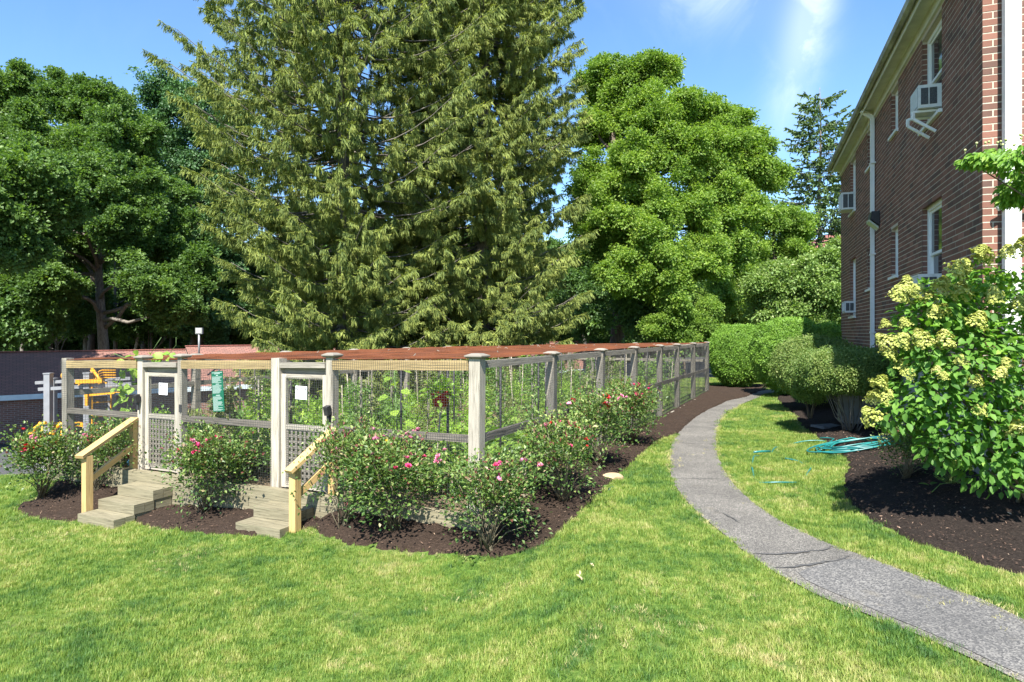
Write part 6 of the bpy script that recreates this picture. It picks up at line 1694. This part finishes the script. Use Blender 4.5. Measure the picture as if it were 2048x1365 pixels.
# ------------------------------------------------------------------ vegetable garden
def plant_mesh(kind, seed):
    q = np.random.default_rng(seed); parts = []; st = MB()
    if kind == 'tomato':
        h = q.uniform(1.0, 1.25); n = 420
        z = q.random(n) ** .8 * h; a = q.uniform(0, 6.28, n); rad = .20 * (1 - .35 * z / h) * q.random(n) ** .5; P = np.stack([rad * np.cos(a), rad * np.sin(a), z], 1); D = np.stack([np.cos(a), np.sin(a), q.normal(-.2, .4, n)], 1)
        L = q.uniform(.05, .10, n); parts.append(leaves(P, D, np.array([0, 0, 1.]) + q.normal(0, .5, (n, 3)), L, L * .5, np.clip(q.normal(.5, .25, n), 0, 1), 'd')); st.tube([(0, 0, 0), (.03, 0, h * .5), (0, .02, h)], .008, 5)
        st.beam((.05, 0, -.1), (.05, 0, h + .15), .02, .02)
    elif kind == 'low':
        n = 300; P = q.normal(0, 1, (n, 3)) * [.17, .17, .0]; P[:, 2] = np.abs(q.normal(0, .11, n)); D = unit(P + [0, 0, .15]) + q.normal(0, .4, (n, 3)); L = q.uniform(.05, .10, n)
        parts.append(leaves(P, D, np.array([0, 0, 1.]) + q.normal(0, .4, (n, 3)), L, L * .6, np.clip(q.normal(.55, .25, n), 0, 1), 'd')); st.tube([(0, 0, 0), (0, 0, .1)], .01, 5)
    elif kind == 'bushy':
        n = 520; c = q.normal(0, .16, (7, 3)) * [1, 1, .5] + [0, 0, .35]; k = q.integers(0, 7, n); P = c[k] + q.normal(0, .11, (n, 3)); P[:, 2] = np.maximum(P[:, 2], .03); D = unit(P - [0, 0, .2]) + q.normal(0, .4, (n, 3)); L = q.uniform(.05, .095, n)
        parts.append(leaves(P, D, np.array([0, 0, 1.]) + q.normal(0, .4, (n, 3)), L, L * .65, np.clip(q.normal(.55, .22, n), 0, 1), 'd'))
        for i in range(6): st.tube([(0, 0, 0), tuple(c[i])], .006, 4)
    elif kind == 'squash':
        n = 26; a = q.uniform(0, 6.28, n); rr = q.uniform(.1, .5, n); z = q.uniform(.2, .5, n); P = np.stack([rr * np.cos(a), rr * np.sin(a), z], 1); D = np.stack([np.cos(a), np.sin(a), q.normal(-.1, .3, n)], 1); L = q.uniform(.16, .28, n)
        parts.append(leaves(P, D, np.array([0, 0, 1.]) + q.normal(0, .35, (n, 3)), L, L * .95, np.clip(q.normal(.45, .2, n), 0, 1), 'o', .12, .15))
        for i in range(n): st.tube([(0, 0, 0), (P[i, 0] * .5, P[i, 1] * .5, P[i, 2] * .8), tuple(P[i])], .007, 4)
    elif kind == 'pole':
        n = 420; z = q.random(n) * 1.42; a = z * 9 + q.normal(0, 1, n); P = np.stack([.08 * np.cos(a) + q.normal(0, .07, n), .08 * np.sin(a) + q.normal(0, .07, n), z], 1); D = q.normal(0, 1, (n, 3)) + [0, 0, -.4]; L = q.uniform(.045, .085, n)
        parts.append(leaves(P, D, np.array([0, 0, 1.]) + q.normal(0, .6, (n, 3)), L, L * .6, np.clip(q.normal(.5, .3, n), 0, 1), 'd')); st.beam((0, 0, -.1), (.02, 0, 1.42), .02, .02)
    elif kind == 'herb':
        n = 500; P = q.normal(0, .13, (n, 3)); P[:, 2] = q.random(n) * .5; D = np.array([0, 0, 1.]) + q.normal(0, .5, (n, 3)); L = q.uniform(.04, .12, n)
        parts.append(leaves(P, D, q.normal(0, 1, (n, 3)), L, L * .22, np.clip(q.normal(.6, .25, n), 0, 1), 'd')); st.tube([(0, 0, 0), (0, 0, .3)], .006, 4)
    V, F, v = join(parts); fm = np_mesh('foliage', V, F, v); sm_ = st.mesh('stem'); return fm, sm_
kinds = {'tomato': ('tomato_plant', 'staked tomato plant', ['vegdark', 'veg', 'vegdry']), 'low': ('leafy_crop', 'low leafy crop', ['veg', 'veg']), 'bushy': ('bushy_crop', 'bushy green crop', ['veg', 'vegdark', 'veg']), 'squash': ('squash_plant', 'broad leaved squash plant', ['veg', 'vegdark']), 'pole': ('bean_vine', 'climbing bean on a stake', ['vegdark', 'vegdry', 'veg']), 'herb': ('herb_clump', 'feathery herb clump', ['veg', 'vegdry'])}
KM = {k: [plant_mesh(k, 200 + i * 7 + len(k)) for i in range(2)] for k in kinds}
wood_mat = {'stem': 'weathered'}
made = {}
def zone(su, sv):
    d = 'just inside the front fence' if su < 1.5 else 'in the front beds' if su < 3.2 else 'in the middle beds' if su < 7 else 'in the far beds' if su < 11.5 else 'near the back fence'
    s = 'towards the right side fence' if sv < 2 else 'behind the right gate' if sv < 3.3 else 'behind the green sign' if sv < 5.1 else 'behind the left gate' if sv < 6.3 else 'towards the left end'
    return d + ' ' + s
def put(kind, su, sv, sc_=1.0, mi=None, z=0.0):
    nm, lb, mats = kinds[kind]; j = int(rng.integers(0, 2)); mi = int(rng.integers(0, len(mats))) if mi is None else mi; key = (kind, j, mats[mi])
    if key not in made:
        fm, sm_ = KM[kind][j]
        f2 = fm.copy(); f2.materials.clear(); f2.materials.append(MT[mats[mi]]); s2 = sm_.copy(); s2.materials.clear(); s2.materials.append(MT['weathered' if kind in ('tomato', 'pole') else 'stemgreen']); made[key] = (f2, s2)
    f2, s2 = made[key]; p = F2(su, sv, z)
    colr = {'veg': 'bright green', 'vegdark': 'dark green', 'vegdry': 'yellowing'}[mats[mi]]
    r = thing(nm, f'{colr} {lb} {zone(su, sv)}', 'plant', p, rz=rng.uniform(0, 6.28), group=f'{colr} {lb}s in the garden'); r.scale = (sc_, sc_, sc_ * rng.uniform(.9, 1.1))
    link('foliage', f2, r); link('stem', s2, r); return r
rg = np.random.default_rng(31)
rows_ = [(.55, 'mix'), (1.15, 'low'), (1.9, 'low'), (2.7, 'mix'), (3.5, 'tall'), (4.3, 'low'), (5.2, 'mix'), (6.2, 'tall'), (7.3, 'mix'), (8.6, 'tall'), (9.9, 'mix'), (11.3, 'tall'), (12.8, 'mix'), (14.4, 'tall'), (16.2, 'tall')]
for su, ty in rows_:
    v = .45 + rg.uniform(0, .3)
    while v < 7.8:
        if ty == 'low': k = rg.choice(['low', 'bushy', 'herb', 'squash'], p=[.35, .35, .2, .1])
        elif ty == 'tall': k = rg.choice(['tomato', 'pole', 'bushy'], p=[.5, .3, .2])
        else: k = rg.choice(['bushy', 'squash', 'tomato', 'low', 'herb'], p=[.3, .15, .2, .2, .15])
        if su < 3 and 3.3 < v < 5.0 and rg.random() < .3: k = 'tomato'
        if not ((2.2 < v < 3.3 or 5.2 < v < 6.2) and su < 1.6): put(k, su + rg.normal(0, .12), v, rg.uniform(.85, 1.2))
        v += rg.uniform(.45, .8)
for su in (1.1, 1.8, 2.5, 3.2, 3.9): put('squash', su, .42, 1.15, 0)
for su, sv, k in ((.45, 3.6, 'pole'), (.5, 4.1, 'tomato'), (.45, 4.7, 'pole'), (.6, 5.0, 'tomato'), (.5, 6.5, 'bushy'), (.45, 7.4, 'bushy'), (.5, 7.0, 'herb'), (1.1, 2.4, 'bushy'), (.9, 5.6, 'bushy')): put(k, su, sv, 1.1)
# sunflower
sp_ = F2(.8, 1.75, 0); sfl = thing('sunflower_plant', 'tall plant with broad pale green leaves behind the right mesh bay', 'sunflower', sp_)
m_ = MB(); m_.tube([(0, 0, 0), (.02, 0, .8), (-.02, 0, 1.66)], [.014, .012, .008], 6); link('stem', m_.mesh('stem'), sfl, 'stemgreen')
for i in range(9):
    a = i * 2.4; z = .85 + i * .095; dr = np.array([math.cos(a), math.sin(a), -.15]); p = np.array([dr[0] * .1, dr[1] * .1, z + .04])
    V, F, v = leaves(p[None], dr[None], np.array([[-.1, -.5, .85]]), .21 - .008 * i, .17 - .006 * i, np.array([.8]), 'o', .10, .25); lf = link('leaf', np_mesh('leaf', V, F, v, True), sfl, 'veg')
# bean vine climbing at the left bay and over the top
vb = F2(.12, 6.75, 0); vine = thing('squash_vine', 'bright leafy vine climbing the mesh left of the left gate and spilling over the top', 'vine', vb)
q = np.random.default_rng(8); pts = [np.array([0, 0, 0]), np.array([-.03, 0, .5]), np.array([.06, 0, 1.0]), np.array([-.08, 0, 1.4]), np.array([.1, .05, 1.72]), np.array([.5, -.15, 1.80]), np.array([.9, -.3, 1.84])]
m_ = MB(); m_.tube(pts, .008, 5); m_.tube([pts[4], pts[4] + [-.3, 0, .12], pts[4] + [-.42, .1, .08]], .006, 5); m_.tube([pts[5], pts[5] + [.12, 0, .2], pts[5] + [.2, .0, .32]], .004, 4); m_.tube([pts[6], pts[6] + [.12, 0, .15], pts[6] + [.12, 0, .28]], .003, 4); link('stem', m_.mesh('stem'), vine, 'stemgreen')
for i in range(75):
    t_ = q.uniform(0.2, 5.95); j = int(t_); p = pts[j] + (pts[j + 1] - pts[j]) * (t_ - j) + q.normal(0, .09, 3) * [1, .5, .6]; dr = q.normal(0, 1, 3) + [0, -.3, -.3]; s_ = q.uniform(.07, .17)
    V, F, v = leaves(p[None], dr[None], np.array([[-.05, -.8, .6]]) + q.normal(0, .25, (1, 3)), s_, s_ * .95, np.array([q.uniform(.5, 1)]), 'o', .1, .2); link('leaf', np_mesh('leaf', V, F, v, True), vine, 'veg')
# stakes and poles
for i in range(30):
    su = rg.uniform(.6, 15); sv = rg.uniform(.3, 7.6); p = F2(su, sv, 0); h = rg.uniform(1.0, 1.65)
    t_ = thing('garden_stake', 'thin pale wooden stake ' + zone(su, sv), 'stake', p, group='pale wooden stakes in the garden'); m_ = MB(); m_.tube([(0, 0, -.1), (rg.normal(0, .06), rg.normal(0, .06), h)], .011, 5); link('stick', m_.mesh('stick'), t_, 'birch')
for su, sv in ((.5, .7), (1.3, 2.0), (.6, 3.55), (1.0, 5.55), (3.4, .6), (3.6, 2.4), (5.2, 1.2), (6.6, .6), (2.4, 4.4), (2.6, 6.8), (8.2, 2.0), (10.4, 1.0), (1.6, .45), (13, 1)):
    p = F2(su, sv, 0); t_ = thing('black_pole', 'black netting pole ' + zone(su, sv), 'pole', p, group='black poles holding the netting'); m_ = MB(); m_.tube([(0, 0, -.1), (0, 0, ztop(su, sv) - .03)], .017, 8); link('tube', m_.mesh('tube'), t_, 'dark')
# bed boards inside
for a_, b_ in (((.9, 3.25), (1.2, 4.9)), ((2.2, .3), (2.2, 3.0)), ((4.6, .6), (4.6, 5.0))):
    p = np.array(F2(*a_, .05)); q_ = np.array(F2(*b_, .05)); t_ = thing('bed_board', 'old board edging a planting bed inside the garden', 'board', p, group='boards edging the planting beds'); m_ = MB(); m_.beam(p, q_, .04, .16); m_.build('plank', 'palewood', t_)

# ------------------------------------------------------------------ turf
def tuft(n, rad, h, seed, w_=.0042):
    q = np.random.default_rng(seed); a = q.uniform(0, 6.28, n); rr = rad * q.random(n) ** .5; P = np.stack([rr * np.cos(a), rr * np.sin(a), np.full(n, -.01)], 1); az = q.uniform(0, 6.28, n); ln = q.uniform(.1, .75, n); H = h * q.uniform(.5, 1.15, n)
    D = np.stack([np.cos(az) * ln, np.sin(az) * ln, np.ones(n)], 1); D = unit(D); S_ = np.stack([-np.sin(az), np.cos(az), 0 * az], 1); W_ = w_ * q.uniform(.7, 1.3, n)[:, None]; H = H[:, None]
    p1 = P + D * H * .55; D2 = unit(D + np.stack([np.cos(az) * ln, np.sin(az) * ln, -.2 + 0 * az], 1) * .7); tip = p1 + D2 * H * .5
    V = np.stack([P - S_ * W_ / 2, P + S_ * W_ / 2, p1 + S_ * W_ * .42, p1 - S_ * W_ * .42, tip], 1).reshape(-1, 3)
    F = np.array([[0, 1, 2], [0, 2, 3], [3, 2, 4]]); F = (F[None] + (np.arange(n) * 5)[:, None, None]).reshape(-1, 3)
    v = np.repeat(np.clip(q.normal(.5, .25, n), 0, 1), 5) + np.tile([-.15, -.15, 0, 0, .15], n)
    return V, F, np.clip(v, 0, 1)
pr['tuft'] = [proto('tuft', *tuft(26, .055, .062, 300 + i), 'grass') for i in range(5)]
pr['tuftfar'] = [proto('far_tuft', *tuft(22, .09, .062, 320 + i, .007), 'grass') for i in range(3)]
from_px = lambda *a: [G(*p) for p in a]
block = [mulch_poly, path_poly, bed_poly, soil_poly]
bfoot = np.array([B2(0, 0)[:2], B2(BLEN, 0)[:2], B2(BLEN, BDEP)[:2], B2(0, BDEP)[:2]])
yardcut = np.array([(-60, 13.9), (-9.8, 13.9), (-8.3, 15.6), (-4.5, 21), (-1.0, 27.5), (6, 31), (22, 34), (22, 90), (-60, 90)])
def turf(name, y0, y1, dens, protos, sc, seed):
    q = np.random.default_rng(seed); xm = y1 * .9 + 1.5; n = int(dens * 2 * xm * (y1 - y0)); P = np.stack([q.uniform(-xm, xm, n), q.uniform(y0, y1, n)], 1)
    P = P[np.abs(P[:, 0]) < .88 * P[:, 1] + 1.2]
    J = P + q.normal(0, .035, P.shape)
    ok = np.ones(len(P), bool)
    for b_ in block + [bfoot, yardcut]: ok &= ~inpoly(J, b_)
    P = P[ok]; z = gz(P[:, 0], P[:, 1]); Rt = np.stack([q.normal(0, .12, len(P)), q.normal(0, .12, len(P)), q.uniform(0, 6.28, len(P))], 1)
    # mown but uneven height
    s_ = q.uniform(*sc, len(P)) * (1 + .18 * np.sin(P[:, 0] * 2.1 + np.sin(P[:, 1] * 1.7) * 2) * np.sin(P[:, 1] * 2.6 + 1))
    o = scatter(name, np.c_[P, z], Rt, s_, protos); tag(o, kind='stuff'); return len(P)
n1 = turf('grass', 1.5, 8.2, 620, pr['tuft'], (.65, 1.05), 1)
n2 = turf('grass', 8.2, 14.5, 330, pr['tuft'], (.8, 1.2), 2)
n3 = turf('grass', 14.5, 32, 90, pr['tuftfar'], (.9, 1.3), 3)
MT['straw'] = plain('dry_grass', (0.42, 0.36, 0.17), (0.27, 0.28, 0.10), 6, 0.8, coord='Object', rnd=.25)
pr['straw'] = []
for i in range(3):
    V_, F_, v_ = tuft(24, .05, .042, 340 + i); p_ = proto('dry_tuft', V_, F_, v_, 'straw'); pr['straw'].append(p_)
E = []
q = np.random.default_rng(5)
for poly, offs, dn in ((path_poly, .035, 30), (mulch_poly, .03, 11), (bed_poly, .03, 9)):
    a = np.array(poly); b_ = np.roll(a, -1, 0)
    for u, w_ in zip(a, b_):
        L = np.linalg.norm(w_ - u)
        if L > .6 or u[1] > 20 or u[1] < 1.5: continue
        k = q.poisson(L * dn * (0.5 + .9 * (math.sin(u[0] * 3.1 + u[1] * 1.7) > -.2)))
        if k: E.append(u + (w_ - u) * q.random((k, 1)) + q.normal(0, offs, (k, 2)))
E = np.concatenate(E); ok = np.ones(len(E), bool)
for b_ in block + [bfoot, yardcut]: ok &= ~inpoly(E, b_)
E = E[ok]; print('fringe', len(E))
# scattered dry patches in the lawn
cs = [G(*p) for p in ((100, 1068), (340, 1130), (395, 1105), (70, 1075), (940, 1205), (1310, 1250), (1380, 1180), (1600, 990), (1545, 905), (1345, 905), (1330, 925), (1335, 885), (1570, 1010), (1960, 1225), (1200, 1290))]
for c in cs: E = np.concatenate([E, c + q.normal(0, .17, (26, 2)) * [1.5, 1]])
o = scatter('dry_grass', np.c_[E, gz(E[:, 0], E[:, 1])], np.stack([q.normal(0, .3, len(E)), q.normal(0, .3, len(E)), q.uniform(0, 6.28, len(E))], 1), q.uniform(.7, 1.25, len(E)), pr['straw'])
print('tufts', n1, n2, n3)
